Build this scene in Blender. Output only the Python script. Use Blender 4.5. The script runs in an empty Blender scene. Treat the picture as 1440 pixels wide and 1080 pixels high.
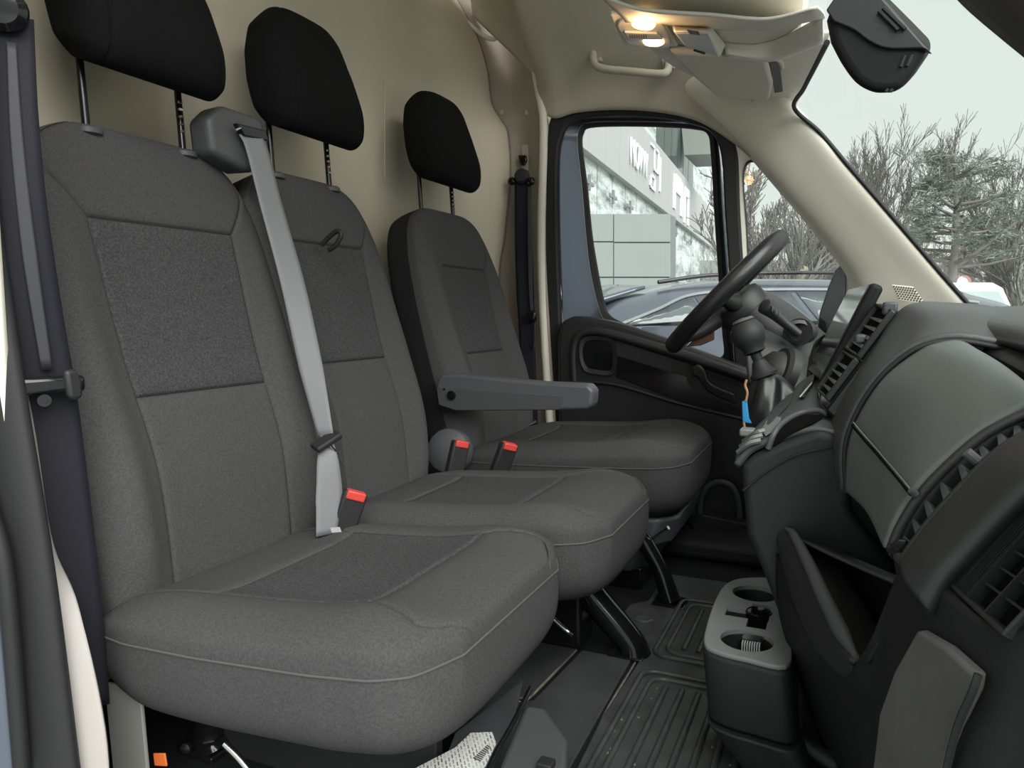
import bpy, bmesh, math, random
import numpy as np
from mathutils import Vector, Matrix

random.seed(7)
rng = np.random.default_rng(7)
scene = bpy.context.scene
COL = scene.collection

# ------------------------------------------------------------------ camera
FPX = 1040.0
YAW, PIT = math.radians(24), math.radians(5.5)
CAM = np.array([0, 0, .72])
cF = np.array([-math.sin(YAW) * math.cos(PIT), math.cos(YAW) * math.cos(PIT), -math.sin(PIT)])
cR = np.array([math.cos(YAW), math.sin(YAW), 0.0])
cU = np.cross(cR, cF)
cam_d = bpy.data.cameras.new('camera')
cam_d.sensor_width = 36
cam_d.lens = FPX / 1440 * 36
cam_d.clip_start = .01
cam_d.clip_end = 500
cam = bpy.data.objects.new('camera', cam_d)
COL.objects.link(cam)
M4 = Matrix.Identity(4)
for i in range(3):
    M4[i][0], M4[i][1], M4[i][2], M4[i][3] = cR[i], cU[i], -cF[i], CAM[i]
cam.matrix_world = M4
scene.camera = cam

# ------------------------------------------------------------------ world: even overcast sky
w = bpy.data.worlds.new('overcast_sky')
scene.world = w
w.use_nodes = True
nt = w.node_tree
bg = nt.nodes['Background']
tc = nt.nodes.new('ShaderNodeTexCoord')
nz = nt.nodes.new('ShaderNodeTexNoise')
nz.inputs['Scale'].default_value = 1.6
nz.inputs['Detail'].default_value = 3
cr_ = nt.nodes.new('ShaderNodeValToRGB')
cr_.color_ramp.elements[0].color = (.63, .69, .655, 1)
cr_.color_ramp.elements[1].color = (.67, .73, .69, 1)
nt.links.new(tc.outputs['Generated'], nz.inputs['Vector'])
nt.links.new(nz.outputs['Fac'], cr_.inputs['Fac'])
nt.links.new(cr_.outputs['Color'], bg.inputs['Color'])
bg.inputs['Strength'].default_value = 1.0

# the sun behind the cloud: very soft light that falls in through the open passenger door
sun_d = bpy.data.lights.new('veiled_sun', 'SUN')
sun_d.energy = 4.6
sun_d.angle = math.radians(60)
sun_d.color = (1, .985, .96)
sun = bpy.data.objects.new('veiled_sun', sun_d)
COL.objects.link(sun)
sun.rotation_euler = Vector((-.58, .46, -.65)).to_track_quat('-Z', 'Y').to_euler()

scene.view_settings.view_transform = 'Standard'
scene.view_settings.look = 'None'
scene.view_settings.exposure = 0.3
scene.view_settings.gamma = 1
scene.view_settings.use_curve_mapping = False


# ------------------------------------------------------------------ helpers
def P(px, py, X=None, Y=None, Z=None):
    """point of the place seen at a picture position, on a plane x, y or z = const"""
    d = cF + (px - 720) / FPX * cR + (540 - py) / FPX * cU
    if X is not None: t = (X - CAM[0]) / d[0]
    elif Y is not None: t = (Y - CAM[1]) / d[1]
    else: t = (Z - CAM[2]) / d[2]
    return CAM + t * d


def PY(l, Y=None):
    return np.array([P(a[0], a[1], Y=(a[2] if len(a) > 2 else Y)) for a in l])


MATS = {}


def srgb(r, g, b):
    return tuple((c / 255 / 12.92 if c / 255 <= .04045 else ((c / 255 + .055) / 1.055) ** 2.4) for c in (r, g, b))


def mat(name, col, rough=.5, metal=0, bump=0, scale=300, var=0, vscale=6, spec=.5, emit=None, estr=0, trans=False, coat=0, weave=False, detail=2):
    if name in MATS: return MATS[name]
    m = bpy.data.materials.new(name)
    m.use_nodes = True
    n = m.node_tree
    b = n.nodes['Principled BSDF']
    b.inputs['Base Color'].default_value = (*col, 1)
    b.inputs['Roughness'].default_value = rough
    b.inputs['Metallic'].default_value = metal
    b.inputs['Specular IOR Level'].default_value = spec
    b.inputs['Coat Weight'].default_value = coat
    t = n.nodes.new('ShaderNodeTexCoord')
    if var:
        z = n.nodes.new('ShaderNodeTexNoise')
        z.inputs['Scale'].default_value = vscale
        z.inputs['Detail'].default_value = 6
        r = n.nodes.new('ShaderNodeValToRGB')
        r.color_ramp.elements[0].position = .3
        r.color_ramp.elements[1].position = .7
        r.color_ramp.elements[0].color = (*[c * (1 - var) for c in col], 1)
        r.color_ramp.elements[1].color = (*[min(1, c * (1 + var)) for c in col], 1)
        n.links.new(t.outputs['Object'], z.inputs['Vector'])
        n.links.new(z.outputs['Fac'], r.inputs['Fac'])
        n.links.new(r.outputs['Color'], b.inputs['Base Color'])
    if bump:
        z = n.nodes.new('ShaderNodeTexNoise' if not weave else 'ShaderNodeTexVoronoi')
        z.inputs['Scale'].default_value = scale
        if not weave: z.inputs['Detail'].default_value = detail
        bp = n.nodes.new('ShaderNodeBump')
        bp.inputs['Strength'].default_value = bump
        bp.inputs['Distance'].default_value = .001
        n.links.new(t.outputs['Object'], z.inputs['Vector'])
        n.links.new(z.outputs[0], bp.inputs['Height'])
        n.links.new(bp.outputs['Normal'], b.inputs['Normal'])
    if emit:
        b.inputs['Emission Color'].default_value = (*emit, 1)
        b.inputs['Emission Strength'].default_value = estr
    MATS[name] = m
    return m


def glass_mat(name, tint=(1, 1, 1), refl=.05, rough=0.0):
    m = bpy.data.materials.new(name)
    m.use_nodes = True
    n = m.node_tree
    n.nodes.remove(n.nodes['Principled BSDF'])
    o = n.nodes['Material Output']
    tr = n.nodes.new('ShaderNodeBsdfTransparent')
    tr.inputs['Color'].default_value = (*tint, 1)
    gl = n.nodes.new('ShaderNodeBsdfGlossy')
    gl.inputs['Roughness'].default_value = rough
    mx = n.nodes.new('ShaderNodeMixShader')
    mx.inputs['Fac'].default_value = refl
    n.links.new(tr.outputs[0], mx.inputs[1])
    n.links.new(gl.outputs[0], mx.inputs[2])
    n.links.new(mx.outputs[0], o.inputs['Surface'])
    MATS[name] = m
    return m


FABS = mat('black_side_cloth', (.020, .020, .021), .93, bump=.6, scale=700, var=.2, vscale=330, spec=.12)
FAB = mat('charcoal_cloth', (.064, .063, .0645), .93, bump=.6, scale=700, var=.2, vscale=330, spec=.15)
FAB2 = mat('black_weave_cloth', (.056, .056, .058), .95, bump=.9, scale=420, var=.4, vscale=320, spec=.12)
FABH = mat('black_head_restraint_cloth', (.0065, .0065, .007), .95, bump=.5, scale=700, var=.25, vscale=300, spec=.12)
PIPE = mat('seam_thread', (.085, .083, .081), .8)
SEAMD = mat('seam_dark', (.008, .008, .008), .9)
BLK = mat('black_plastic', (.020, .020, .021), .48, bump=.25, scale=700, var=.12, vscale=30)
BLKM = mat('matt_black_plastic', (.014, .014, .015), .62, bump=.2, scale=600)
DASHM = mat('grained_dash_plastic', (.024, .0245, .025), .5, bump=.35, scale=650, var=.1, vscale=12)
DASHT = mat('sky_lit_dash_plastic', (.050, .051, .052), .42, bump=.3, scale=650)  # lighter dash plastic, sky light on the top put into its colour
DASHL = mat('lower_dash_plastic', (.010, .0102, .0105), .6, bump=.3, scale=650, spec=.3)
HOUS = mat('housing_plastic', (.010, .0105, .011), .6, bump=.2, scale=600, spec=.2)
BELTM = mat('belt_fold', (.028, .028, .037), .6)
LIDM = mat('dash_lid_plastic', (.10, .112, .105), .45, bump=.25, scale=800)
GLOSS = mat('gloss_black', (.008, .008, .009), .12)
GREYP = mat('mid_grey_plastic', (.082, .083, .090), .45, bump=.15, scale=700)
DGREYP = mat('slate_grey_plastic', (.066, .068, .072), .5, bump=.2, scale=600)
CUPM = mat('cup_holder_grey', (.20, .217, .208), .5, bump=.2, scale=600)
CHROME = mat('bright_steel', (.62, .62, .62), .22, 1)
STEELD = mat('dark_steel', (.05, .05, .053), .3, .9)
BEIGE = mat('beige_trim', (.72, .685, .59), .62, bump=.15, scale=500, var=.03, vscale=5)
BULK = mat('beige_bulkhead', (.60, .545, .42), .7, bump=.2, scale=350, var=.045, vscale=4)
HEADL = mat('headliner', (.47, .44, .345), .9, bump=.3, scale=900, var=.03, vscale=8)
VISOR = mat('visor_vinyl', (.58, .555, .46), .7, bump=.2, scale=600)
TAUPE = mat('taupe_trim', (.34, .29, .235), .65, bump=.15, scale=500, var=.03, vscale=5)
LGREY = mat('light_grey_plastic', (.50, .51, .49), .45)
RUB = mat('rubber_seal', (.012, .012, .013), .65, bump=.2, scale=300)
MATR = mat('rubber_mat', (.060, .063, .064), .42, bump=.35, scale=160, var=.3, vscale=25)
FLOORD = mat('shade_dark_floor', (.014, .015, .015), .6, bump=.25, scale=120, spec=.2)  # base floor colour darkened to stand for shade around the seats
FLOORM = mat('grey_floor_vinyl', (.050, .055, .056), .55, bump=.25, scale=120, var=.25, vscale=9)
DIRT = mat('dried_dirt', (.19, .165, .13), .95, var=.3, vscale=60)
PAINT = mat('slate_blue_paint', (.115, .14, .18), .22, .6, coat=.6)
BELT = mat('belt_webbing', (.165, .17, .177), .6, bump=.3, scale=400)
BELTD = mat('dark_belt_webbing', (.012, .012, .018), .7, bump=.3, scale=400, spec=.25)
RED = mat('red_button', (.62, .06, .045), .4)
BLUE = mat('blue_plastic', (.03, .28, .55), .4)
ORANGE = mat('orange_label', (.70, .16, .03), .6)
LEATH = mat('soft_black_leather', (.015, .015, .016), .33, bump=.25, scale=90)
WARM = mat('lit_lamp', (1, .8, .5), .4, emit=(1, .56, .20), estr=5)
CLEARP = mat('clear_lens', (.55, .52, .46), .12)
GLASS = glass_mat('window_glass', (.97, .985, .98), .018)
BROWN = mat('brown_panel', (.10, .045, .02), .5)  # plain brown for the wheel's switch trim


def mk(name, V, F, m, parent=None, smooth=True, ang=40):
    me = bpy.data.meshes.new(name)
    me.from_pydata([tuple(map(float, v)) for v in V], [], [tuple(map(int, f)) for f in F])
    me.update()
    bm = bmesh.new(); bm.from_mesh(me)
    bmesh.ops.remove_doubles(bm, verts=bm.verts, dist=1e-5)
    bmesh.ops.recalc_face_normals(bm, faces=bm.faces)
    bm.to_mesh(me); bm.free()
    if smooth:
        me.shade_smooth()
        me.set_sharp_from_angle(angle=math.radians(ang))
    o = bpy.data.objects.new(name, me)
    if isinstance(m, (list, tuple)):
        for q in m: me.materials.append(q)
    elif m: me.materials.append(m)
    COL.objects.link(o)
    if parent: o.parent = parent
    return o


def bev(o, wd=.004, seg=3, ang=35):
    b = o.modifiers.new('bevel', 'BEVEL')
    b.width = wd; b.segments = seg; b.limit_method = 'ANGLE'; b.angle_limit = math.radians(ang)
    return o


def solid(o, t, off=0):
    s = o.modifiers.new('thickness', 'SOLIDIFY')
    s.thickness = t; s.offset = off
    return o


def subd(o, n=1):
    s = o.modifiers.new('round', 'SUBSURF')
    s.levels = n; s.render_levels = n
    return o


def thing(name, label, cat, group=None, loc=None):
    o = bpy.data.objects.new(name, None)
    o.empty_display_size = .05
    COL.objects.link(o)
    if loc is not None:
        o['_loc'] = [float(c) for c in loc]
    return tag(o, label, cat, group)


def tag(o, label, cat, group=None):
    o['label'] = label; o['category'] = cat
    if group: o['group'] = group
    return o


def struct(o, label=None):
    o['kind'] = 'structure'
    if label: o['label'] = label; 
    return o


def cr(pts, n, closed=False):
    """Catmull-Rom resample"""
    p = np.asarray(pts, float)
    k = len(p)
    if closed:
        q = np.vstack([p[-1], p, p[0], p[1]])
        ts = np.linspace(0, k, n, endpoint=False)
    else:
        q = np.vstack([2 * p[0] - p[1], p, 2 * p[-1] - p[-2]])
        ts = np.linspace(0, k - 1, n)
    out = []
    for t in ts:
        i = min(int(t), k - 1 if closed else k - 2)
        u = t - i
        a, b, c, d = q[i], q[i + 1], q[i + 2], q[i + 3]
        out.append(.5 * (2 * b + (c - a) * u + (2 * a - 5 * b + 4 * c - d) * u * u + (3 * b - a - 3 * c + d) * u ** 3))
    return np.array(out)


def gridfaces(nu, nv, off=0, wrapv=False):
    F = []
    for i in range(nu - 1):
        for j in range(nv - (0 if wrapv else 1)):
            k = (j + 1) % nv
            F.append((off + i * nv + j, off + i * nv + k, off + (i + 1) * nv + k, off + (i + 1) * nv + j))
    return F


def patch(name, grid, m, parent=None, nu=16, nv=16, t=.008, off=0, lin_u=False):
    """smooth sheet through a grid of 3-D points (rows x cols)"""
    rows = [cr(r, nv) for r in grid]
    A = np.array(rows)
    if lin_u:
        B = np.concatenate([np.linspace(A[i], A[i + 1], nu)[: nu - (i < len(A) - 2)] for i in range(len(A) - 1)])
    else:
        B = np.array([cr(A[:, j], nu) for j in range(nv)]).transpose(1, 0, 2)
    o = mk(name, B.reshape(-1, 3), gridfaces(B.shape[0], nv), m, parent, ang=60)
    if t: solid(o, t, off)
    return o


def tube(name, pts, r, m, parent=None, n=None, seg=10, closed=False, flat=None):
    p = np.asarray(pts, float)
    if n: p = cr(p, n, closed)
    k = len(p)
    rr = np.interp(np.linspace(0, 1, k), np.linspace(0, 1, len(r)), r) if isinstance(r, (list, tuple, np.ndarray)) else np.full(k, r)
    T = np.gradient(p, axis=0) if not closed else np.roll(p, -1, 0) - np.roll(p, 1, 0)
    T /= np.linalg.norm(T, axis=1)[:, None] + 1e-12
    up = np.array([0, 0, 1.0]) if abs(T[0][2]) < .9 else np.array([0, 1.0, 0])
    V = []
    N = np.cross(np.cross(T[0], up), T[0]); N /= np.linalg.norm(N)
    for i in range(k):
        N = N - T[i] * (N @ T[i]); N /= np.linalg.norm(N) + 1e-12
        B = np.cross(T[i], N)
        for s in range(seg):
            a = 2 * math.pi * s / seg
            V.append(p[i] + rr[i] * (math.cos(a) * N + math.sin(a) * B * (flat or 1)))
    F = gridfaces(k, seg, wrapv=True)
    if closed:
        F += [((k - 1) * seg + j, (k - 1) * seg + (j + 1) % seg, (j + 1) % seg, j) for j in range(seg)]
    else:
        F += [tuple(range(seg))[::-1], tuple((k - 1) * seg + j for j in range(seg))]
    return mk(name, V, F, m, parent, ang=50)


def box(name, c, s, m, parent=None, b=.004, rot=None, seg=3):
    V = np.array([[x, y, z] for x in (-.5, .5) for y in (-.5, .5) for z in (-.5, .5)]) * np.array(s)
    if rot is not None: V = V @ np.array(rot).T
    V = V + np.array(c)
    F = [(0, 1, 3, 2), (4, 6, 7, 5), (0, 4, 5, 1), (2, 3, 7, 6), (0, 2, 6, 4), (1, 5, 7, 3)]
    o = mk(name, V, F, m, parent)
    if b: bev(o, b, seg)
    return o


def hexa(name, bot, top, m, parent=None, b=.004, seg=3):
    """solid between two matching polygons of 3-D points"""
    k = len(bot)
    V = list(bot) + list(top)
    F = [tuple(range(k))[::-1], tuple(range(k, 2 * k))] + [(i, (i + 1) % k, k + (i + 1) % k, k + i) for i in range(k)]
    o = mk(name, V, F, m, parent)
    if b: bev(o, b, seg)
    return o


def slab(name, outline, vec, m, parent=None, b=.003, seg=3):
    o = np.asarray(outline, float)
    return hexa(name, o, o + np.asarray(vec, float), m, parent, b, seg)


def ring(name, outer, inner, vec, m, parent=None, n=80, b=0, raw=False):
    """frame between two closed outlines (matching points), given thickness vec"""
    A = np.asarray(outer, float) if raw else cr(outer, n, True)
    B = np.asarray(inner, float) if raw else cr(inner, n, True)
    k = len(A); v = np.asarray(vec, float)
    V = np.vstack([A, B, A + v, B + v])
    F = []
    for i in range(k):
        j = (i + 1) % k
        F += [(i, j, k + j, k + i), (2 * k + i, 3 * k + i, 3 * k + j, 2 * k + j), (i, 2 * k + i, 2 * k + j, j), (k + i, k + j, 3 * k + j, 3 * k + i)]
    o = mk(name, V, F, m, parent)
    if b: bev(o, b, 2)
    return o


def ribbon(name, pts, wvec, width, m, parent=None, n=24, t=.0016):
    p = cr(pts, n)
    wv = cr(np.asarray(wvec, float), n) if np.ndim(wvec) > 1 else np.tile(np.asarray(wvec, float), (n, 1))
    wv /= np.linalg.norm(wv, axis=1)[:, None]
    wd = np.interp(np.linspace(0, 1, n), np.linspace(0, 1, len(width)), width) if isinstance(width, (list, tuple)) else np.full(n, width)
    cols = np.linspace(-.5, .5, 7)
    B = np.array([[p[i] + wv[i] * wd[i] * c for c in cols] for i in range(n)])
    o = mk(name, B.reshape(-1, 3), gridfaces(n, 7), m, parent, ang=60)
    return solid(o, t, 0)


def lathe(name, prof, origin, axis, m, parent=None, seg=28, caps=True):
    """prof: (radius, height along axis)"""
    ax = np.asarray(axis, float); ax /= np.linalg.norm(ax)
    t = np.array([1.0, 0, 0]) if abs(ax[0]) < .8 else np.array([0, 1.0, 0])
    u = np.cross(ax, t); u /= np.linalg.norm(u); v = np.cross(ax, u)
    V = []
    for r, h in prof:
        for s in range(seg):
            a = 2 * math.pi * s / seg
            V.append(np.asarray(origin) + ax * h + r * (math.cos(a) * u + math.sin(a) * v))
    F = gridfaces(len(prof), seg, wrapv=True)
    if caps: F += [tuple(range(seg))[::-1], tuple((len(prof) - 1) * seg + j for j in range(seg))]
    return mk(name, V, F, m, parent, ang=35)


def se(x, p):
    return np.clip(1 - np.abs(x) ** p, 0, 1) ** (1 / p)


def cluster(n):
    """-1..1, denser towards both ends"""
    t = np.linspace(-1, 1, n)
    return np.sin(t * math.pi / 2)


# ------------------------------------------------------------------ upholstery
def pillow(name, O, eh, ey, en, H, wf, Tf, Tb, parent, m, m2=None, ws=None, h1=None, h2=None, p=4, q=4, extra=None, shear=0, groove=.0065, vlines=True, pn=None, qb=None, sub='insert_panel', m3=None, pb=None):
    O, eh, ey, en = [np.asarray(a, float) for a in (O, eh, ey, en)]
    side = np.array([0, .01, .03, .06, .10, .15, .22, .30, .40, .52, .64, .76, .86, .93, .965, .985, 1])
    ins = np.array([.012, .03, .06, .12, .2, .3, .4, .5])
    c = np.concatenate([-1 + .5 * side, -.5 + ins, [.5 - a for a in ins[::-1][1:]], (1 - .5 * side)[::-1]])
    hs = list(H * (cluster(46) + 1) / 2)
    for hh in (h1, h2):
        if hh is not None:
            hs = [a for a in hs if abs(a - hh) > .008] + [hh - .006, hh - .003, hh, hh + .003, hh + .006]
    hs = np.array(sorted(hs))
    nr, nc = len(hs), len(c)
    h = hs[:, None] * np.ones((1, nc))
    W = np.array([wf(a) for a in hs])[:, None]
    S = np.array([ws(a) for a in hs])[:, None] if ws else W * .5
    C = c[None, :] * np.ones((nr, 1))
    y = np.where(np.abs(C) > .5, np.sign(C) * (S + (np.abs(C) - .5) * 2 * (W - S)), C * 2 * S)
    hn = 2 * h / H - 1
    qq = np.where(hn < 0, qb or q, q)
    env = se(y / W, p) * np.clip(1 - np.abs(hn) ** qq, 0, 1) ** (1 / qq)
    g = np.zeros_like(h)
    if ws and vlines:
        g = np.maximum(g, np.exp(-((np.abs(y) - S) / .0028) ** 2))
    for hh in (h1, h2):
        if hh is not None:
            g = np.maximum(g, np.exp(-((h - hh) / .0028) ** 2) * (np.abs(y) <= S + 1e-4))
    ex = extra(y / W, h / H) if extra else 0
    df = (Tf + ex) * env - groove * g * np.minimum(1, env * 1.5)
    db = -Tb * (se(y / W, pb) * np.clip(1 - np.abs(hn) ** pb, 0, 1) ** (1 / pb) if pb else env)

    def pos(d):
        pp = O + eh * h[..., None] + ey * y[..., None] + en * d[..., None]
        if shear: pp = pp + np.array([0, 0, -1.0]) * (shear * d)[..., None] * (1 - h / H)[..., None]
        return pp
    A, B = pos(df), pos(db)
    F = gridfaces(nr, nc)
    nvv = nr * nc
    main, insf = [], []
    for (a, b_, c_, d_) in F:
        i, j = divmod(a, nc)
        cm = (c[j] + c[j + 1]) / 2; hm = (hs[i] + hs[i + 1]) / 2
        inside = m2 is not None and abs(cm) < .5 and (h1 is None or hm > h1) and (h2 is None or hm < h2)
        (insf if inside else main).append((a, b_, c_, d_))
    back = [(nvv + d_, nvv + c_, nvv + b_, nvv + a) for (a, b_, c_, d_) in F]
    o = mk(name, np.vstack([A.reshape(-1, 3), B.reshape(-1, 3)]), main + ([] if m3 else back), m, parent, ang=80)
    bm_clean(o)
    if m3:
        s_ = mk('side_panel', np.vstack([A.reshape(-1, 3), B.reshape(-1, 3)]), back, m3, o, ang=80)
        bm_clean(s_)
    if insf:
        q_ = mk(pn or sub, A.reshape(-1, 3), insf, m2, o, ang=80)
        bm_clean(q_)
    edge = [O + eh * hs[i] + ey * s * wf(hs[i]) for s, rngi in ((-1, range(nr)), (1, range(nr - 1, -1, -1))) for i in rngi]
    return o, np.array(edge), dict(hs=hs, c=c, A=A, wf=wf)


def bm_clean(o):
    bm = bmesh.new(); bm.from_mesh(o.data)
    lo = [v for v in bm.verts if not v.link_faces]
    bmesh.ops.delete(bm, geom=lo, context='VERTS')
    bmesh.ops.recalc_face_normals(bm, faces=bm.faces)
    bm.to_mesh(o.data); bm.free()


REC = math.radians(14)
EV = np.array([-math.sin(REC), 0, math.cos(REC)])
EN = np.array([math.cos(REC), 0, math.sin(REC)])
EYV = np.array([0, 1.0, 0])


def wtab(tab):
    a = np.array(tab)
    # smooth monotone-ish interpolation
    hs = np.linspace(0, 1, 200)
    xs = np.interp(hs, a[:, 0], a[:, 1])
    k = np.hanning(13); k /= k.sum()
    xp = np.concatenate([np.full(6, xs[0]), xs, 2 * xs[-1] - xs[-7:-1][::-1]])
    sm = np.convolve(xp, k, 'valid')
    return lambda t: float(np.interp(t, hs, sm))


def make_backrest(parent, cy, X0=-.975, Z0=.25, H=.80, sc=1.0, tab=None, hz=(.575, .86), wsv=(.142, .150), sidecol=FAB):
    tb = wtab(tab or [(0, .235), (.2, .252), (.45, .262), (.62, .262), (.74, .256), (.82, .246), (.89, .228), (.94, .206), (.97, .182), (1, .125)])
    wf = lambda hh: tb(hh / H) * sc
    h1 = (hz[0] - Z0) / math.cos(REC); h2 = (hz[1] - Z0) / math.cos(REC)

    def ws(hh):
        t = np.interp(hh, [0, h1, h2, H * .90, H], [wsv[0] * .96, wsv[0], wsv[1], wsv[1] * 1.42, wsv[1] * 1.5])
        return min(t, wf(hh) * .94)

    def ex(yn, hn):
        bol = .030 * np.exp(-((np.abs(yn) - .80) / .16) ** 2) * np.interp(hn, [0, .12, .5, .75, .9], [.4, 1, 1, .5, 0])
        lum = .018 * np.exp(-((hn - .28) / .16) ** 2) * (np.abs(yn) < 2)
        return bol + lum
    o, edge, info = pillow('backrest', np.array([X0, cy, Z0]), EV, EYV, EN, H, wf, .045, .092, parent, FAB, FAB2, ws, h1, h2, p=4.6, q=5, extra=ex, m3=FABS, pb=7)
    return o


def make_headrest(parent, cy, X0=-1.120, Z0=1.12, post_base=1.02, holes=True):
    tb = wtab([(0, .128), (.12, .146), (.35, .150), (.6, .142), (.85, .118), (1, .080)])
    H = .265
    wf = lambda hh: tb(hh / H)

    def ex(yn, hn):
        return .028 * np.exp(-((hn - .25) / .35) ** 2)
    ws = lambda hh: min(.112, wf(hh) * .86)
    rec = math.radians(9)
    ev = np.array([-math.sin(rec), 0, math.cos(rec)]); en = np.array([math.cos(rec), 0, math.sin(rec)])
    o, e, i = pillow('headrest', np.array([X0, cy, Z0]), ev, EYV, en, H, wf, .062, .062, parent, FABH, None, ws, None, None, p=3.4, q=3.8, extra=ex, shear=.5, groove=.0035)
    for s in (-1, 1):
        y = cy + s * .098
        top = np.array([X0 - .038, y, Z0 + .06]); bot = np.array([X0 - .025, y, post_base - .03])
        r = tube('post', [bot, top], .0065, STEELD if s < 0 else GLOSS, o, seg=12)
        if s > 0:
            for k in range(5):
                c = bot + (top - bot) * (.36 + .07 * k)
                box('notch', c + np.array([.006, -.002, 0]), (.004, .008, .004), CHROME, o, b=0)
        lathe('post_sleeve', [(.010, -.01), (.024, -.004), (.024, .004), (.019, .008), (.008, .009)], bot + np.array([0, 0, .026]), (0, 0, 1), DGREYP, o, 20)
    return o


def make_cushion(parent, y0, y1, xr, xf, z, ins, name='cushion', tilt=4.0, bowl=.016, hgt=.135, lip=0.0):
    """y0..y1 width, xr rear edge, xf front edge, z height of the seam line at the rear; ins=(x_rear, x_front, half width)"""
    cy = (y0 + y1) / 2; hw = (y1 - y0) / 2
    t = math.radians(tilt)
    eh = np.array([math.cos(t), 0, math.sin(t)]); en = np.array([-math.sin(t), 0, math.cos(t)])
    H = (xf - xr) / math.cos(t)
    tb = wtab([(0, hw * .90), (.15, hw * .97), (.4, hw), (.72, hw * 1.0), (.87, hw * .97), (.95, hw * .88), (1, hw * .62)])
    wf = lambda hh: tb(hh / H)
    h1 = (ins[0] - xr); h2 = (ins[1] - xr)
    ws = lambda hh: min(float(np.interp(hh, [0, h1, h2, H], [ins[2] * 1.08, ins[2], ins[2] * .98, ins[2] * 1.25])), wf(hh) * .8)

    def ex(yn, hn):
        side = bowl * np.exp(-((np.abs(yn) - .78) / .2) ** 2) * np.interp(hn, [0, .2, .8, 1], [.5, 1, .9, .3])
        fr = .014 * np.exp(-((hn - .84) / .16) ** 2)
        return side + fr
    o, edge, info = pillow(name, np.array([xr, cy, z]), eh, EYV, en, H, wf, .040, hgt, parent, FAB, FAB2, ws, h1, h2, p=4.2, q=5, extra=ex, vlines=True)
    # piping along the seam round the cushion
    pe = edge.copy()
    ctr = pe.mean(0)
    pipe = tube('piping', pe + (pe - ctr) * .002, .0015, PIPE, o, seg=6)
    return o


# ------------------------------------------------------------------ the double passenger bench
bench = thing('bench_seat', 'double passenger bench seat in charcoal cloth nearest the open door', 'seat')
make_backrest(bench, .955)
make_backrest(bench, 1.395, sc=.93, hz=(.60, .865), wsv=(.125, .138))
hr_a = make_headrest(bench, .955)
hr_b = make_headrest(bench, 1.392, Z0=1.115)
make_cushion(bench, .665, 1.19, -.965, -.405, .262, (-.80, -.535, .165), tilt=4.5)
make_cushion(bench, 1.175, 1.625, -.955, -.365, .28, (-.81, -.55, .135), tilt=4)
# pull loop on the middle backrest
tube('pull_loop', PY([(452, 345), (462, 334), (474, 325), (480, 330), (472, 345), (462, 352)], 1.33), .0055, BLKM, bench, n=24, seg=8)
# belt tower between the two backrests
tw = [P(292, 165, X=-1.09), P(312, 146, X=-1.09), P(352, 160, X=-1.085), P(372, 168, X=-1.08), P(378, 238, X=-1.075), P(345, 240, X=-1.08), P(320, 226, X=-1.085), P(298, 214, X=-1.09)]
tower = slab('belt_tower', tw, (-.055, 0, -.004), DGREYP, bench, b=.012, seg=4)
sl = [P(326, 174, X=-1.078), P(366, 184, X=-1.07), P(371, 199, X=-1.07), P(336, 192, X=-1.078)]
slot = slab('belt_slot', sl, (.014, 0, 0), GLOSS, tower, b=.002)
tube('slot_pin', [P(331, 183, X=-1.068), P(340, 179, X=-1.066)], .003, CHROME, slot, seg=8)
# centre belt
bp = [P(352, 190, X=-1.066), P(362, 212, X=-1.058), P(382, 290, X=-1.035), P(412, 400, X=-.985), P(438, 520, X=-.925), P(458, 612, X=-.875)]
belt_c = thing('seat_belt', 'light grey lap belt hanging from the tower between the bench backrests', 'seat belt')
ribbon('webbing', bp, [(.25, 1, .12), (.25, 1, .12), (.3, 1, .1), (.5, .9, .1), (.8, .6, .1), (1, .35, .1)], [.050, .050, .050, .048, .044, .030], BELT, belt_c, n=40)
bq = [P(458, 612, X=-.875), P(461, 650, X=-.86), P(463, 700, X=-.85), P(459, 752, X=-.845)]
ribbon('lap_webbing', bq, [(1, .35, .1), (.7, .8, 0), (.6, 1, 0), (.5, 1, 0)], [.020, .040, .052, .040], BELT, belt_c, n=20)
tg = P(459, 620, X=-.868)
tongue = box('tongue', tg, (.030, .055, .012), BLKM, belt_c, b=.004, rot=Matrix.Rotation(.5, 3, 'X') @ Matrix.Rotation(-.4, 3, 'Z'))
tube('tongue_blade', [P(461, 622, X=-.860), P(476, 640, X=-.852), P(484, 656, X=-.85)], .0028, CHROME, tongue, n=8, seg=6)


def buckle(name_parent, px, py, X, sc=1.0, lean=(.25, .12, 1), yaw=0.25):
    """webbing buckle: black case, red push button"""
    c = P(px, py, X=X)
    ax = np.array(lean, float); ax /= np.linalg.norm(ax)
    wv = np.array([math.sin(yaw), math.cos(yaw), 0]); wv -= ax * (wv @ ax); wv /= np.linalg.norm(wv)
    tv = np.cross(wv, ax)
    R_ = np.stack([tv, wv, ax], 1)
    b_ = box('buckle', c, (.022 * sc, .046 * sc, .085 * sc), BLKM, name_parent, b=.005, rot=R_)
    if name_parent is None: return b_
    box('release_button', c + ax * .036 * sc + tv * .004, (.020 * sc, .036 * sc, .017 * sc), RED, b_, b=.003, rot=R_)
    return b_


b1 = buckle(bench, 490, 721, -.83, 1.0, (.30, .22, 1), yaw=.75)
b2 = buckle(bench, 643, 644, -.86, 1.0, (.15, .2, 1), yaw=.6)
slab('buckle_tag', [P(464, 742, X=-.80), P(477, 741, X=-.80), P(480, 748, X=-.80), P(466, 749, X=-.80)], (.001, 0, 0), LGREY, b1, b=0)
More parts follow.
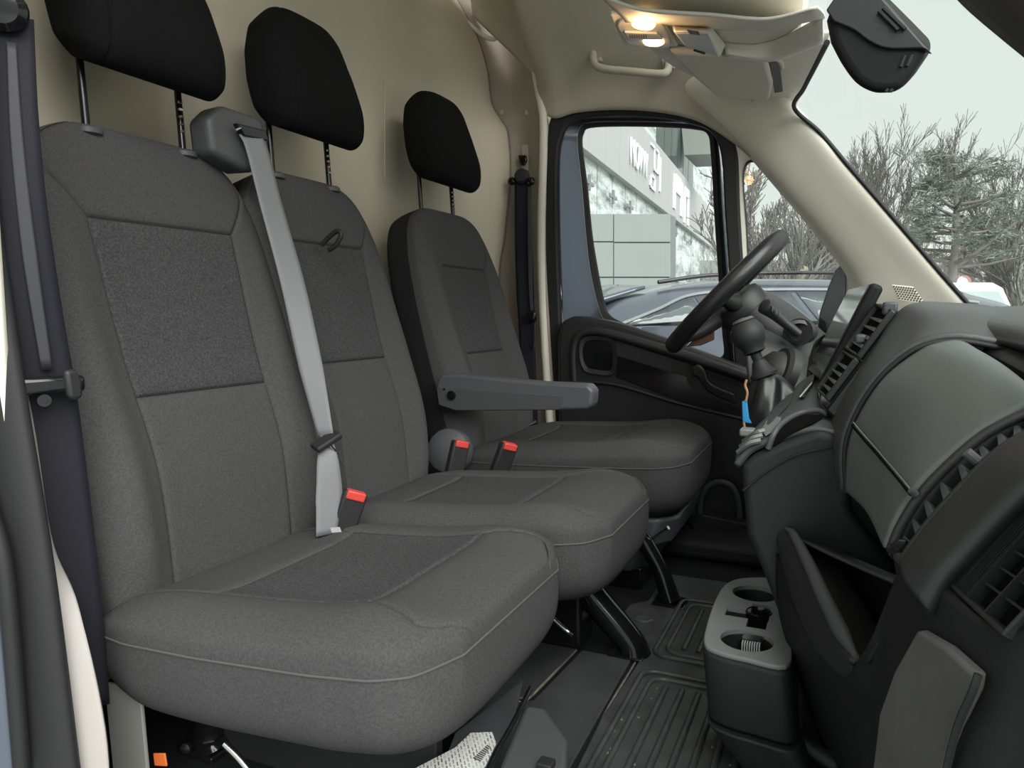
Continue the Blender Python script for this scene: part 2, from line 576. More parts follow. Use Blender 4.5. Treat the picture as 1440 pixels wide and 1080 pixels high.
# bench frame below the cushions
fr = [(-.93, .72), (-.45, .72), (-.45, 1.58), (-.93, 1.58)]
ring('seat_frame', [(-.92, .84, .15), (-.52, .84, .15), (-.50, 1.54, .15), (-.92, 1.54, .15)], [(-.88, .88, .15), (-.56, .88, .15), (-.54, 1.50, .15), (-.88, 1.50, .15)], (0, 0, .03), GLOSS, bench, raw=True, b=.006)
for (x0, y0, x1) in ((-.49, 1.47, -.385), (-.58, .90, -.56), (-.90, 1.47, -.93), (-.90, .86, -.93)):
    tube('leg', [(x0, y0, .17), (x0 + (x1 - x0) * .2, y0, .12), (x1, y0, .035), (x1 + .012, y0, .004)], [.034, .032, .030, .036], GLOSS, bench, n=14, seg=12)
    box('foot_plate', (x1, y0, .006), (.075, .07, .012), GLOSS, bench, b=.003)
box('pedestal_panel', (-.66, 1.48, .085), (.36, .09, .16), GLOSS, bench, b=.01)
tube('cross_bar', [(-.52, 1.50, .14), (-.56, 1.20, .12), (-.56, .92, .14)], .014, GLOSS, bench, n=16, seg=10)
tube('adjuster_lever', [P(776, 868, Y=1.36), P(796, 886, Y=1.37), P(806, 893, Y=1.37)], .0048, CHROME, bench, n=8, seg=8)

# ------------------------------------------------------------------ driver's seat
drv = thing('driver_seat', 'single driver seat with folding armrest behind the steering wheel', 'seat')
make_backrest(drv, 2.02, X0=-.955, Z0=.27, H=.775, hz=(.59, .845), wsv=(.125, .14), sc=.98)
make_headrest(drv, 2.018, Z0=1.105, post_base=1.015)
make_cushion(drv, 1.755, 2.285, -.945, -.335, .312, (-.80, -.56, .165), tilt=3, bowl=.02, hgt=.155)
arm_o = PY([(613, 538), (620, 527), (650, 527), (760, 538), (826, 541), (834, 550), (832, 570), (826, 576), (790, 577), (640, 578), (616, 570)], 1.715)
arm = slab('armrest', arm_o, (0, .055, 0), GREYP, drv, b=.010, seg=4)
pan = PY([(614, 545), (794, 557), (786, 576), (640, 577), (617, 569)], 1.712)
slab('armrest_side_cover', pan, (0, .004, 0), DGREYP, arm, b=.0012)
cpt = P(635, 556, Y=1.710)
lathe('pivot_cap', [(.0125, 0), (.0125, .003), (.010, .0036)], cpt, (0, -1, 0), GLOSS, arm, 24)
lathe('pin', [(.003, 0), (.003, .002)], P(625, 547, Y=1.711), (0, -1, 0), CHROME, arm, 10)
# recliner cover, buckle, plinth
lathe('recliner_cover', [(.062, -.02), (.064, .0), (.058, .016), (.040, .024), (.0, .026)], P(632, 634, Y=1.74), (0.1, -1, .25), GREYP, drv, 36)
b3 = buckle(drv, 708, 646, -.74, 1.0, (.35, .1, 1), yaw=.7)
pl = [(-.90, 1.80), (-.42, 1.80), (-.38, 1.86), (-.38, 2.18), (-.42, 2.24), (-.90, 2.24)]
hexa('plinth_cover', [(x * 1.0, y, .13) for x, y in pl], [(x + .02 * (x > -.6), y, .205) for x, y in pl], GREYP, drv, b=.01)
hexa('plinth_lower', [(x - .06 * (x > -.6), y + .02 * (y < 2), .05) for x, y in pl], [(x - .015 * (x > -.6), y, .135) for x, y in pl], GREYP, drv, b=.012)
box('pedestal', (-.66, 2.02, .03), (.42, .36, .06), GLOSS, drv, b=.006)
for (a, b_) in (((-.44, 1.79, .16), (-.36, 1.77, .012)), ((-.46, 2.24, .14), (-.40, 2.26, .012)), ((-.86, 1.79, .14), (-.90, 1.77, .012)), ((-.86, 2.24, .14), (-.90, 2.26, .012))):
    tube('leg', [a, (np.array(a) + np.array(b_)) / 2 + np.array([.01, 0, 0]), b_], [.022, .020, .026], GLOSS, drv, n=10, seg=10)
    box('foot_plate', (b_[0], b_[1], .007), (.08, .07, .014), GLOSS, drv, b=.003)
tube('adjuster_lever', [P(886, 777, Y=1.80), P(925, 752, Y=1.78), P(940, 742, Y=1.77)], [.003, .0035, .005], CHROME, drv, n=10, seg=8)
for i, (a, b_) in enumerate((((731, 597), (744, 588)), ((737, 601), (754, 592)))):
    tube('belt_bracket', [P(*a, Y=2.18), P(*b_, Y=2.20)], .0045, CHROME if i else STEELD, drv, seg=6)


# ------------------------------------------------------------------ the cab shell
def easeX(Y, xe, y0=2.12, y1=2.44, base=-1.30):
    t = np.clip((Y - y0) / (y1 - y0), 0, 1)
    return base + (xe - base) * (t * t * (3 - 2 * t))


edge_px = [(640, 0), (668, 50), (684, 100), (690, 145), (703, 170), (713, 190), (716, 250), (709, 330), (700, 400), (703, 560), (712, 760)]
edge = [P(a, b, Y=2.44) for a, b in edge_px]
edge = [edge[0] + np.array([-.10, 0, .14]), edge[0] + np.array([-.05, 0, .07])] + edge
edge[-1][2] = 0.0
rows = []
for e in edge:
    rows.append([np.array([easeX(y, e[0]), y, e[2]]) for y in (.50, .62, .8, 1.2, 1.6, 1.85, 2.0, 2.1, 2.2, 2.3, 2.38, 2.44)])
wall = struct(patch('wall_rear', rows, BULK, None, 60, 50, .012))
# bulkhead's rubber plug, raised fold and a dark strip painted as its edge shadow
lathe('plug', [(.016, 0), (.016, .004), (.011, .006), (.0, .006)], P(683, 266, X=easeX(2.3, -1.13)) + np.array([.008, 0, 0]), (1, -.45, 0), BLKM, wall, 20)
tube('fold_line', [P(540, 112, X=-1.2915), P(541, 180, X=-1.2915), P(541, 250, X=-1.2915)], .0025, BULK, wall, n=12, seg=8)
tube('edge_shade_strip', np.array(edge[1:]) + np.array([.006, -.002, 0]), .003, mat('edge_shadow_gap', (.20, .175, .14), .8), wall, n=60, seg=6)

# pillar trim behind the driver's door
g = [[P(640, 0, Y=2.45), P(690, 0, Y=2.48), P(735, 0, Y=2.42)],
     [P(664, 45, Y=2.45), P(704, 45, Y=2.48), P(740, 45, Y=2.42)],
     [P(684, 100, Y=2.45), P(718, 100, Y=2.47), P(750, 108, Y=2.41)],
     [P(691, 146, Y=2.45), P(726, 146, Y=2.455), P(763, 150, Y=2.40)],
     [P(706, 176, Y=2.45), P(740, 166, Y=2.45), P(770, 172, Y=2.40)],
     [P(716, 205, Y=2.45), P(740, 200, Y=2.47), P(768, 205, Y=2.40)],
     [P(716, 255, Y=2.45), P(740, 255, Y=2.48), P(767, 255, Y=2.40)],
     [P(709, 330, Y=2.45), P(738, 330, Y=2.48), P(766, 330, Y=2.40)],
     [P(701, 400, Y=2.45), P(736, 400, Y=2.48), P(768, 400, Y=2.40)],
     [P(703, 560, Y=2.45), P(740, 560, Y=2.48), P(779, 570, Y=2.40)],
     [P(712, 760, Y=2.45), P(752, 760, Y=2.48), P(792, 770, Y=2.40)]]
top0 = [p + np.array([-.12, -.05, .16]) for p in g[0]]
tr1 = struct(patch('trim_1', [top0] + g, TAUPE, None, 70, 18, .01))
tube('flange', np.array([P(736, -20, Y=2.43), P(742, 20, Y=2.425), P(750, 80, Y=2.415), P(757, 125, Y=2.405), P(764, 165, Y=2.40), P(764, 220, Y=2.398), P(761, 320, Y=2.398), P(763, 430, Y=2.398), P(772, 580, Y=2.398), P(780, 700, Y=2.398)]), .014, BEIGE, tr1, n=24, seg=10)
for (a, b) in ((706, 158), (741, 158)):
    lathe('screw_cap', [(.008, 0), (.008, .003), (.0, .004)], P(a, b, Y=2.437), (.1, -1, -.2), mat('cap_grey', (.42, .41, .38), .4), tr1, 14)
slab('height_slot', PY([(733, 204), (743, 203), (743, 240), (734, 240)], 2.462), (0, .004, 0), mat('slot_beige', (.45, .42, .36), .6), tr1, b=.001)
slab('height_button', PY([(730, 219), (741, 219), (742, 227), (738, 234), (733, 232)], 2.452), (0, -.012, 0), GLOSS, tr1, b=.003)
slab('pillar_filler', PY([(748, 128), (776, 128), (779, 200), (756, 200)], 2.462), (0, .01, 0), BEIGE, tr1, b=0)
# recess with roof lining clip above
tube('upper_ledge', [P(622, 2, Y=2.43), P(650, 25, Y=2.43), P(675, 47, Y=2.43), P(692, 55, Y=2.435), P(700, 52, Y=2.44)], .008, BEIGE, tr1, n=20, seg=8)

# side panel above the driver's door, running up into the roof
low = PY([(752, 108), (762, 150), (780, 166), (812, 158), (870, 154), (930, 158), (982, 170), (1026, 196), (1056, 220)], 2.41)
low = np.vstack([low[0] + np.array([-.25, .04, .25]), low])
r1 = low + np.array([0, -.045, .09]); r2 = low.copy(); r2[:, 1] = 2.24; r2[:, 2] = np.maximum(low[:, 2] + .2, 1.60)
r3 = low.copy(); r3[:, 1] = 2.06; r3[:, 2] = 1.78
r4 = low.copy(); r4[:, 1] = 1.80; r4[:, 2] = 1.835
tr2 = struct(patch('trim_2', [low, r1, r2, r3, r4], HEADL, None, 30, 50, .012))
ceil = struct(patch('ceiling', [[(x, y, 1.845 - .012 * (y - 1.4) ** 2) for y in (.45, .9, 1.4, 1.8, 2.15)] for x in (-1.38, -1.0, -.6, -.1)], HEADL, None, 16, 24, .015))
# grab handle moulded into that panel
gh = thing('grab_handle', 'beige moulded grab handle on the lining above the driver door', 'handle')
hp = [P(834, 72, Y=2.31), P(836, 90, Y=2.28), P(850, 97, Y=2.265), P(880, 100, Y=2.26), P(925, 104, Y=2.26), P(938, 100, Y=2.275), P(940, 84, Y=2.31)]
tube('grip', hp, .012, HEADL, gh, n=30, seg=10)
slab('end_plate', PY([(826, 66), (846, 66), (848, 88), (828, 88)], 2.325), (0, -.012, 0), HEADL, gh, b=.005)
slab('end_plate', PY([(930, 78), (950, 78), (950, 98), (932, 98)], 2.325), (0, -.012, 0), HEADL, gh, b=.005)

# ------------------------------------------------------------------ driver's door
door = bpy.data.objects.new('door_1', None)
COL.objects.link(door); struct(door, 'closed driver door with black lower trim panel')
out1 = [(770, 600), (768, 480), (764, 330), (765, 220), (771, 175), (784, 152), (815, 146), (880, 143), (940, 148), (988, 160), (1022, 180), (1036, 215), (1040, 300), (1046, 400), (1052, 500), (1058, 620), (1062, 770), (900, 775), (785, 770), (775, 700)]
out2 = [(790, 600), (788, 480), (783, 330), (783, 225), (790, 188), (804, 170), (828, 164), (880, 162), (936, 166), (975, 174), (1000, 186), (1014, 220), (1019, 300), (1026, 400), (1032, 500), (1038, 620), (1042, 750), (900, 755), (803, 750), (795, 690)]
ring('weatherstrip', PY(out1, 2.415), PY(out2, 2.415), (0, .03, 0), RUB, door, n=140, b=.006)
win_o = [(824, 330), (818, 260), (812, 205), (814, 182), (826, 173), (870, 171), (930, 172), (980, 175), (1001, 183), (1006, 215), (1011, 300), (1017, 390), (1022, 470), (1024, 510), (990, 508), (930, 485), (880, 465), (850, 450), (840, 425), (830, 380)]
win_i = [(832, 330), (825, 260), (818, 205), (820, 186), (829, 179), (870, 177), (930, 178), (975, 181), (994, 188), (999, 215), (1004, 300), (1010, 390), (1015, 465), (1016, 500), (990, 498), (930, 476), (880, 456), (856, 442), (848, 420), (840, 380)]
sash_o = [(786, 330), (784, 260), (786, 205), (796, 182), (815, 168), (870, 164), (930, 166), (985, 175), (1004, 186), (1012, 215), (1018, 300), (1025, 390), (1030, 470), (1034, 515), (990, 530), (930, 530), (880, 520), (830, 510), (800, 490), (790, 420)]
ring('sash_frame', PY(sash_o, 2.455), PY(win_o, 2.475), (0, .03, 0), PAINT, door, n=120)
ring('window_seal', PY(win_o, 2.462), PY(win_i, 2.470), (0, .016, 0), RUB, door, n=120, b=.003)
w1 = slab('window_1', cr(PY(win_i, 2.478), 100, True), (0, .005, 0), GLASS, None, b=0)
struct(w1, 'driver door window glass')
# trim panel
pn = [(785, 640), (783, 480), (788, 456), (800, 447), (816, 445), (862, 452), (915, 468), (975, 490), (1060, 522), (1085, 760), (800, 765)]
panel = slab('trim_panel', cr(PY(pn[:2], 2.375), 4).tolist() + cr(PY(pn[1:9], 2.375), 40).tolist()[1:] + PY(pn[9:], 2.375).tolist(), (0, .055, 0), BLK, door, b=.014, seg=4)
# raised rail round the recessed middle of the panel
rail = [(808, 540), (806, 500), (812, 474), (830, 466), (860, 470), (915, 486), (980, 506), (1050, 530)]
tube('rail', PY(rail, 2.372), [.012, .013, .014, .015, .016, .018, .020, .020], BLK, panel, n=40, seg=10)
ring('pocket_frame', PY([(815, 500), (818, 478), (835, 473), (858, 476), (866, 490), (866, 515), (860, 527), (838, 526), (822, 521)], 2.362), PY([(819, 500), (822, 483), (836, 478), (856, 481), (861, 493), (861, 512), (857, 521), (838, 520), (825, 516)], 2.366), (0, .012, 0), BLK, panel, n=50)
slab('pocket_back', cr(PY([(819, 500), (822, 483), (836, 478), (856, 481), (861, 493), (861, 512), (857, 521), (838, 520), (825, 516)], 2.371), 40, True), (0, .003, 0), GLOSS, panel, b=0)
slab('inlay', PY([(868, 500), (960, 528), (1052, 560), (1050, 592), (960, 566), (866, 530)], 2.371), (0, .006, 0), GLOSS, panel, b=.002)
# long ledge below
tube('ledge', PY([(788, 538), (860, 540), (950, 566), (1055, 592)], 2.366), .006, BLK, panel, n=30, seg=8)
# release handle
slab('handle_recess', cr(PY([(966, 518), (980, 511), (1040, 520), (1052, 545), (1050, 572), (1020, 566), (985, 552), (968, 540)], 2.366), 40, True), (0, .008, 0), RUB, panel, b=0)
hndl = patch('release_handle', [PY([(974, 516), (982, 513), (990, 520), (996, 536), (1010, 545), (1032, 554)], 2.345), PY([(973, 528), (980, 530), (987, 538), (996, 550), (1012, 559), (1034, 567)], 2.350)], BLK, panel, 6, 24, .008)
# lower map pocket with arched bottle holder
lp = PY([(940, 712), (985, 722), (1060, 738), (1060, 800), (935, 780)], 2.31)
slab('map_pocket', lp, (0, .05, 0), BLKM, panel, b=.008)
arch = [(984, 722), (986, 700), (996, 684), (1012, 678), (1028, 684), (1037, 702), (1040, 728)]
tube('bottle_holder_rim', PY(arch, 2.31), .010, DGREYP, panel, n=30, seg=8)

# quarter window
q_o = [(1024, 330), (1022, 250), (1026, 216), (1040, 203), (1062, 210), (1090, 245), (1138, 300), (1178, 352), (1200, 395), (1200, 440), (1185, 490), (1150, 520), (1080, 525), (1036, 520), (1030, 440)]
q_i = [(1050, 330), (1045, 262), (1046, 236), (1054, 225), (1068, 229), (1092, 248), (1132, 288), (1165, 332), (1184, 368), (1190, 402), (1180, 452), (1150, 500), (1080, 505), (1060, 500), (1054, 430)]
tr3 = struct(ring('trim_3', PY(q_o, 2.43), PY(q_i, 2.455), (0, .02, 0), BEIGE, None, n=120))
q_s = [(a + (1105 - a) * .018, b + (370 - b) * .02) for a, b in q_i]
ring('glazing_seal', PY(q_i, 2.452), PY(q_s, 2.458), (0, .012, 0), RUB, tr3, n=120)
w2 = struct(slab('window_2', cr(PY(q_s, 2.464), 80, True), (0, .005, 0), GLASS, None, b=0), 'small fixed quarter window glass')

# A-pillar trim
up = PY([(1040, 70), (1078, 110), (1112, 148), (1150, 190), (1190, 237), (1260, 318), (1320, 388), (1366, 440), (1390, 470)], 2.30)
md = PY([(1000, 90), (1036, 124), (1075, 160), (1118, 208), (1162, 262), (1222, 330), (1275, 392), (1315, 445), (1330, 480)], 2.325)
lo = PY([(960, 120), (1000, 150), (1040, 185), (1100, 254), (1150, 312), (1192, 362), (1214, 392), (1230, 430), (1235, 480)], 2.37)
rt = PY([(955, 135), (995, 162), (1034, 196), (1092, 262), (1142, 320), (1180, 368), (1200, 402), (1214, 440), (1215, 480)], 2.42)
hd = up + (up - CAM) / np.linalg.norm(up - CAM, axis=1)[:, None] * .05
tr4 = struct(patch('trim_4', [hd, up, md, lo, rt], BEIGE, None, 30, 50, .01))
tube('windscreen_seal', np.vstack([PY([(1163, 60)], 1.62), PY([(1148, 90)], 1.85), PY([(1130, 125)], 2.08), PY([(1117, 152)], 2.26), up[3:] + np.array([.006, -.004, .005])]), .006, RUB, tr4, n=70, seg=8)
# tweeter grille in the foot of the trim
gp = PY([(1254, 400), (1284, 403), (1302, 428), (1264, 422)], 2.29)
grl = slab('speaker_grille', gp, (0, .004, 0), BEIGE, tr4, b=.001)
hole_me = None
gi = []
for r in range(6):
    for c in range(9):
        a = (c + .5) / 9; b = (r + .5) / 6
        p0 = gp[0] + (gp[1] - gp[0]) * a; p1 = gp[3] + (gp[2] - gp[3]) * a
        gi.append(p0 + (p1 - p0) * (.06 + .88 * b) + np.array([0, -.002, 0]))
HV, HF = [], []
for p in gi:
    k = len(HV)
    for s in range(6):
        HV.append(p + .0026 * np.array([math.cos(s * 1.047), 0, math.sin(s * 1.047)]))
    HF.append(tuple(range(k, k + 6)))
gh_ = mk('grille_holes', HV, HF, mat('hole_shadow', (.06, .05, .04), .9), grl, smooth=False); gh_['kind'] = 'stuff'

# windscreen
ws_g = [[(-.168, 2.31, 1.325), (-.075, 1.95, 1.365), (-.045, 1.46, 1.375), (-.075, .97, 1.365), (-.168, .60, 1.325)],
        [(.075, 2.335, 1.03), (.235, 1.95, 1.05), (.285, 1.46, 1.06), (.235, .97, 1.05), (.075, .60, 1.03)],
        [(.33, 2.36, .715), (.56, 1.95, .715), (.635, 1.46, .715), (.56, .97, .715), (.33, .60, .715)]]
w3 = struct(patch('window_3', ws_g, GLASS, None, 24, 40, .004), 'raked windscreen glass')


def on_screen(px, py):
    """where the sight line meets the windscreen"""
    d = cF + (px - 720) / FPX * cR + (540 - py) / FPX * cU
    best = None
    G = np.array([cr(np.array([cr(r, 40) for r in ws_g])[:, j], 40) for j in range(40)])
    Dv = G - CAM
    tt = Dv @ d / (d @ d)
    e = np.linalg.norm(Dv - tt[..., None] * d, axis=-1)
    i = np.unravel_index(np.argmin(e), e.shape)
    return CAM + d * tt[i]


# header trim between the overhead shelf and the windscreen pillar
def PZ(l): return np.array([P(a, b, Z=z) for a, b, z in l])


hdr = [PZ([(1168, 44, 1.352), (1150, 86, 1.343), (1132, 122, 1.338), (1116, 154, 1.318)]),
       PZ([(1122, 50, 1.352), (1112, 88, 1.343), (1102, 124, 1.338), (1086, 160, 1.322)]),
       PZ([(1070, 56, 1.352), (1070, 92, 1.343), (1062, 130, 1.338), (1044, 170, 1.326)])]
struct(patch('trim_10', hdr, BEIGE, None, 14, 16, .008), 'beige header trim at the corner of the windscreen')

# near door-post: seal, pillar trim and lower edge
NY = .585
seal_r = PY([(-20, 200), (3, 360), (30, 540), (60, 720), (82, 870), (108, 1080), (122, 1190)], NY)
seal_l = PY([(-90, 200), (-66, 360), (-40, 540), (-8, 720), (18, 870), (42, 1080), (56, 1190)], NY - .03)
tr5 = struct(patch('trim_5', [seal_r + np.array([-.03, .012, 0]), seal_r, seal_l * .5 + seal_r * .5 + np.array([.012, 0, 0]), seal_l], RUB, None, 14, 30, .008), 'dark rubber seal of the open passenger door post')
tube('seal_lip', PY([(-40, 200), (-20, 360), (6, 540), (36, 720), (60, 870), (84, 1080)], NY - .012), .006, RUB, tr5, n=30, seg=8)
pt_l = PY([(-50, 200), (-15, 360), (28, 540), (58, 720), (78, 870), (104, 1080), (120, 1190)], NY + .01)
pt_r = PY([(-30, 200), (14, 360), (38, 540), (66, 720), (78, 795), (128, 900), (152, 1060), (156, 1190)], NY + .035)
tr6 = struct(patch('trim_6', [pt_l, cr(pt_l, 7) * .5 + cr(pt_r, 7) * .5 + np.array([0, .0, 0]), cr(pt_r, 7)], mat('post_beige', (.40, .375, .35), .65), None, 10, 40, .006), 'beige edge of the passenger door post')
body = PY([(-140, 200), (-112, 360), (-70, 540), (-20, 720), (5, 870), (24, 1080), (36, 1190)], NY - .05)
tr7 = struct(patch('trim_7', [body, body + np.array([-.05, -.04, 0]), body + np.array([-.16, -.05, 0])], PAINT, None, 10, 20, .004), 'slate blue painted body edge of the door post')
tube('door_gap_seal', PY([(-150, 200), (-85, 360), (-52, 540), (-20, 700), (6, 800), (24, 1000), (30, 1080)], NY - .045), .010, RUB, tr7, n=30, seg=8)
slab('bulkhead_foot_panel', PY([(146, 960), (196, 968), (208, 1100), (160, 1100)], .70), (0, .006, 0), mat('foot_panel_grey', (.20, .20, .185), .6), tr6, b=.002)  # added pale slab standing in for the bulkhead foot lost in shade
# inner side lining of the near wall, behind the seat edge
tr8 = struct(patch('trim_8', [[(-1.30, .575, z), (-1.15, .575, z), (-1.02, .572, z), (-.93, .57, z)] for z in (0, .3, .7, 1.1, 1.5, 1.84)], BEIGE, None, 20, 12, .01), 'beige lining beside the bench backrest')

# near A-pillar at the edge of the view, dark seal
na = np.array([[-.27, .56, 1.30], [-.08, .58, 1.122], [.062, .62, .983], [.106, .62, .933], [.22, .61, .815], [.34, .60, .70]])
tr9 = struct(patch('trim_9', [na + np.array([-.01, .05, .0]), na, na + np.array([.02, -.03, .03]), na + np.array([.05, -.06, .07]), na + np.array([.06, -.02, .09])], mat('pillar_dark', (.030, .027, .026), .55), None, 16, 30, .01), 'dark trim of the passenger windscreen pillar')

# ------------------------------------------------------------------ floor
floor = struct(mk('floor', [(-1.36, .55, 0), (.75, .55, 0), (.75, 2.47, 0), (-1.36, 2.47, 0), (-1.36, .55, -.05), (.75, .55, -.05), (.75, 2.47, -.05), (-1.36, 2.47, -.05)], [(0, 1, 2, 3), (4, 7, 6, 5), (0, 4, 5, 1), (1, 5, 6, 2), (2, 6, 7, 3), (3, 7, 4, 0)], FLOORD, None))
# two vinyl floor plates with a gap between, dusty edges
slab('floor_plate', [(-.64, 1.06, .001), (-.545, 1.06, .001), (-.53, 1.20, .001), (-.505, 1.22, .001), (-.49, 1.44, .001), (-.64, 1.44, .001)], (0, 0, .006), FLOORM, floor, b=.002)
slab('floor_plate', [(-.535, .85, .001), (-.33, .85, .001), (-.365, 1.05, .001), (-.372, 1.44, .001), (-.478, 1.44, .001), (-.495, 1.21, .001), (-.52, 1.19, .001)], (0, 0, .006), FLOORM, floor, b=.002)
tube('dust_line', [(-.492, 1.44, .004), (-.508, 1.215, .004), (-.53, 1.19, .004), (-.54, 1.05, .004)], .0028, DIRT, floor, n=40, seg=6)
tube('dust_line', [(-.362, 1.44, .004), (-.36, 1.2, .004), (-.335, 1.0, .004), (-.31, .85, .004)], [.002, .003, .005, .006], DIRT, floor, n=40, seg=6)
step = box('front_step', (-.1, 2.28, .03), (.9, .30, .06), BLKM, floor, b=.02)

# toe board: the carpeted slope under the dashboard
struct(patch('wall_front', [[(-.02, y, .0), (.12, y, .04), (.35, y, .22), (.48, y, .5), (.55, y, .70)] for y in (.58, 1.2, 1.8, 2.46)], BLKM, None, 16, 20, .01))
struct(patch('wall_left', [[(x, 2.44, z) for x in (-.95, -.6, -.2, .2, .5)] for z in (0, .12, .25, .36)], BLKM, None, 10, 12, .01))

struct(patch('wall_right', [[(x, .565, z) for x in (.155, .3, .5, .72)] for z in (0, .25, .5, .70)], BLKM, None, 8, 8, .01))

# rubber mat with moulded ribs
mat_t = thing('rubber_floor_mat', 'black ribbed rubber mat on the cab floor in front of the seats', 'floor mat')
mo = [(-.345, .86), (.16, .86), (.16, 1.97), (-.40, 1.97), (-.415, 1.90), (-.415, 1.76), (-.45, 1.72), (-.45, 1.66), (-.43, 1.56), (-.355, 1.50), (-.355, 1.42), (-.362, 1.2)]
slab('mat_base', [(x, y, .002) for x, y in mo], (0, 0, .007), MATR, mat_t, b=.003)


def mat_panel(x0, x1, y0, y1, nrib):
    for k, (ins_, hh) in enumerate(((0, .011), (.022, .010))):
        o_ = [(x0 + ins_, y0 + ins_), (x1 - ins_, y0 + ins_), (x1 - ins_, y1 - ins_), (x0 + ins_, y1 - ins_)]
        rr = .03
        loop = []
        for (cx, cy, a0) in ((x0 + ins_ + rr, y0 + ins_ + rr, math.pi), (x1 - ins_ - rr, y0 + ins_ + rr, 1.5 * math.pi), (x1 - ins_ - rr, y1 - ins_ - rr, 0), (x0 + ins_ + rr, y1 - ins_ - rr, .5 * math.pi)):
            for s in range(6):
                a = a0 + s / 5 * math.pi / 2
                loop.append((cx + rr * math.cos(a), cy + rr * math.sin(a), hh))
        tube('rim', loop, .0055, MATR, mat_t, seg=8, closed=True)
    xs = np.linspace(x0 + .055, x1 - .055, nrib)
    first = None
    for x in xs:
        o_ = tube('rib', [(0, y0 + .05, 0), (0, y0 + .06, .002), (0, y1 - .06, .002), (0, y1 - .05, 0)], .0062, MATR, mat_t, seg=8)
        o_.location = (x, 0, .009)


mat_panel(-.335, .02, 1.00, 1.40, 9)
mat_panel(-.335, .02, 1.47, 1.80, 9)
for (a, b) in ((905, 872), (893, 788)):
    c = P(a, b, Z=.008)
    lathe('fixing_stud', [(.022, 0), (.022, .003), (.016, .006), (.008, .004), (0, .004)], c, (0, 0, 1), MATR, mat_t, 20)
# crumbs of dried mud on the mat
cr_t = []
for i in range(120):
    x, y = rng.uniform(-.34, .0), rng.uniform(.9, 1.42)
    cr_t.append((x, y))
CV, CF = [], []
for (x, y) in cr_t:
    r = rng.uniform(.0007, .0022); k = len(CV)
    CV += [(x - r, y - r, .009), (x + r, y - r, .009), (x + r, y + r, .009), (x - r, y + r, .009), (x, y, .0105 + r)]
    CF += [(k, k + 1, k + 4), (k + 1, k + 2, k + 4), (k + 2, k + 3, k + 4), (k + 3, k, k + 4)]
cb = mk('mud_crumbs', CV, CF, DIRT, None, smooth=False)
tag(cb, 'pale crumbs of dried mud scattered over the rubber mat', 'dirt'); cb['kind'] = 'stuff'


# ------------------------------------------------------------------ belts on the pillars
nb = thing('seat_belt', 'dark passenger belt hanging on the door post beside the bench', 'seat belt')
ribbon('webbing', [P(14, 22, X=-.955), P(20, 150, X=-.95), P(30, 280, X=-.945), P(52, 440, X=-.945), P(72, 560, X=-.945), P(92, 720, X=-.94), P(108, 860, X=-.94), P(120, 1000, X=-.95)],
       [(.55, .8, 0), (.5, .8, 0), (.45, .85, 0), (.4, .9, 0), (.4, .9, 0), (.4, .9, 0), (.4, .9, 0), (.4, .9, 0)], [.050, .050, .054, .058, .060, .062, .062, .062], BELTD, nb, n=50)
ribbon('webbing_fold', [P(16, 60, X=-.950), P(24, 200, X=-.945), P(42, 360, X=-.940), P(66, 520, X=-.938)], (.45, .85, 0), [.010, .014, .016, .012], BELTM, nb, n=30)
lathe('pillar_loop', [(.020, -.012), (.026, -.004), (.026, .006), (.018, .014), (0, .016)], P(6, 14, X=-.95), (.6, -.6, -.1), GLOSS, nb, 24)
gd = box('belt_guide', P(72, 541, X=-.925), (.022, .075, .022), GLOSS, nb, b=.006, rot=Matrix.Rotation(-.35, 3, 'Z'))
slab('guide_hook', [P(84, 521, X=-.915), P(100, 518, X=-.915), P(108, 535, X=-.915), P(110, 557, X=-.915), P(100, 564, X=-.915), P(90, 558, X=-.915)], (.012, 0, 0), BLK, gd, b=.005)
lathe('screw', [(.008, 0), (.008, .003), (.004, .003), (.004, .001), (0, .001)], P(62, 563, X=-.925), (1, -.5, 0), GLOSS, nb, 14)

db = thing('seat_belt', 'dark driver belt running down the pillar behind the driver seat', 'seat belt')
ribbon('webbing', PY([(735, 250), (736, 330), (738, 400), (741, 470), (745, 560), (748, 620)], 2.395), (1, .25, 0), [.056, .060, .062, .056, .05, .05], BELTD, db, n=30)
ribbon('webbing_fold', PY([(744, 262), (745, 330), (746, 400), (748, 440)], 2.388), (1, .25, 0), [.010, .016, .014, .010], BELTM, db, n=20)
lathe('pillar_loop', [(.018, -.01), (.026, -.004), (.026, .006), (.018, .014), (0, .016)], P(734, 248, Y=2.39), (.15, -1, 0), BLKM, db, 24)
for a in (720, 747):
    lathe('loop_end', [(.010, -.008), (.014, -.002), (.014, .006), (.008, .012), (0, .013)], P(a, 255, Y=2.388), (.15, -1, 0), GLOSS, db, 18)
box('tongue', P(748, 445, Y=2.375), (.035, .02, .038), GLOSS, db, b=.008)
tube('tongue_blade', PY([(752, 452), (752, 470), (751, 490)], 2.38), .005, BLKM, db, n=8, seg=8)

# ------------------------------------------------------------------ dashboard
VOID = mat('opening_shade', (.003, .003, .003), .9, spec=.1)  # near-black, puts the darkness of deep openings into the colour
dash = thing('dashboard', 'dark grained dashboard under the windscreen with vents and storage shelf', 'dashboard')
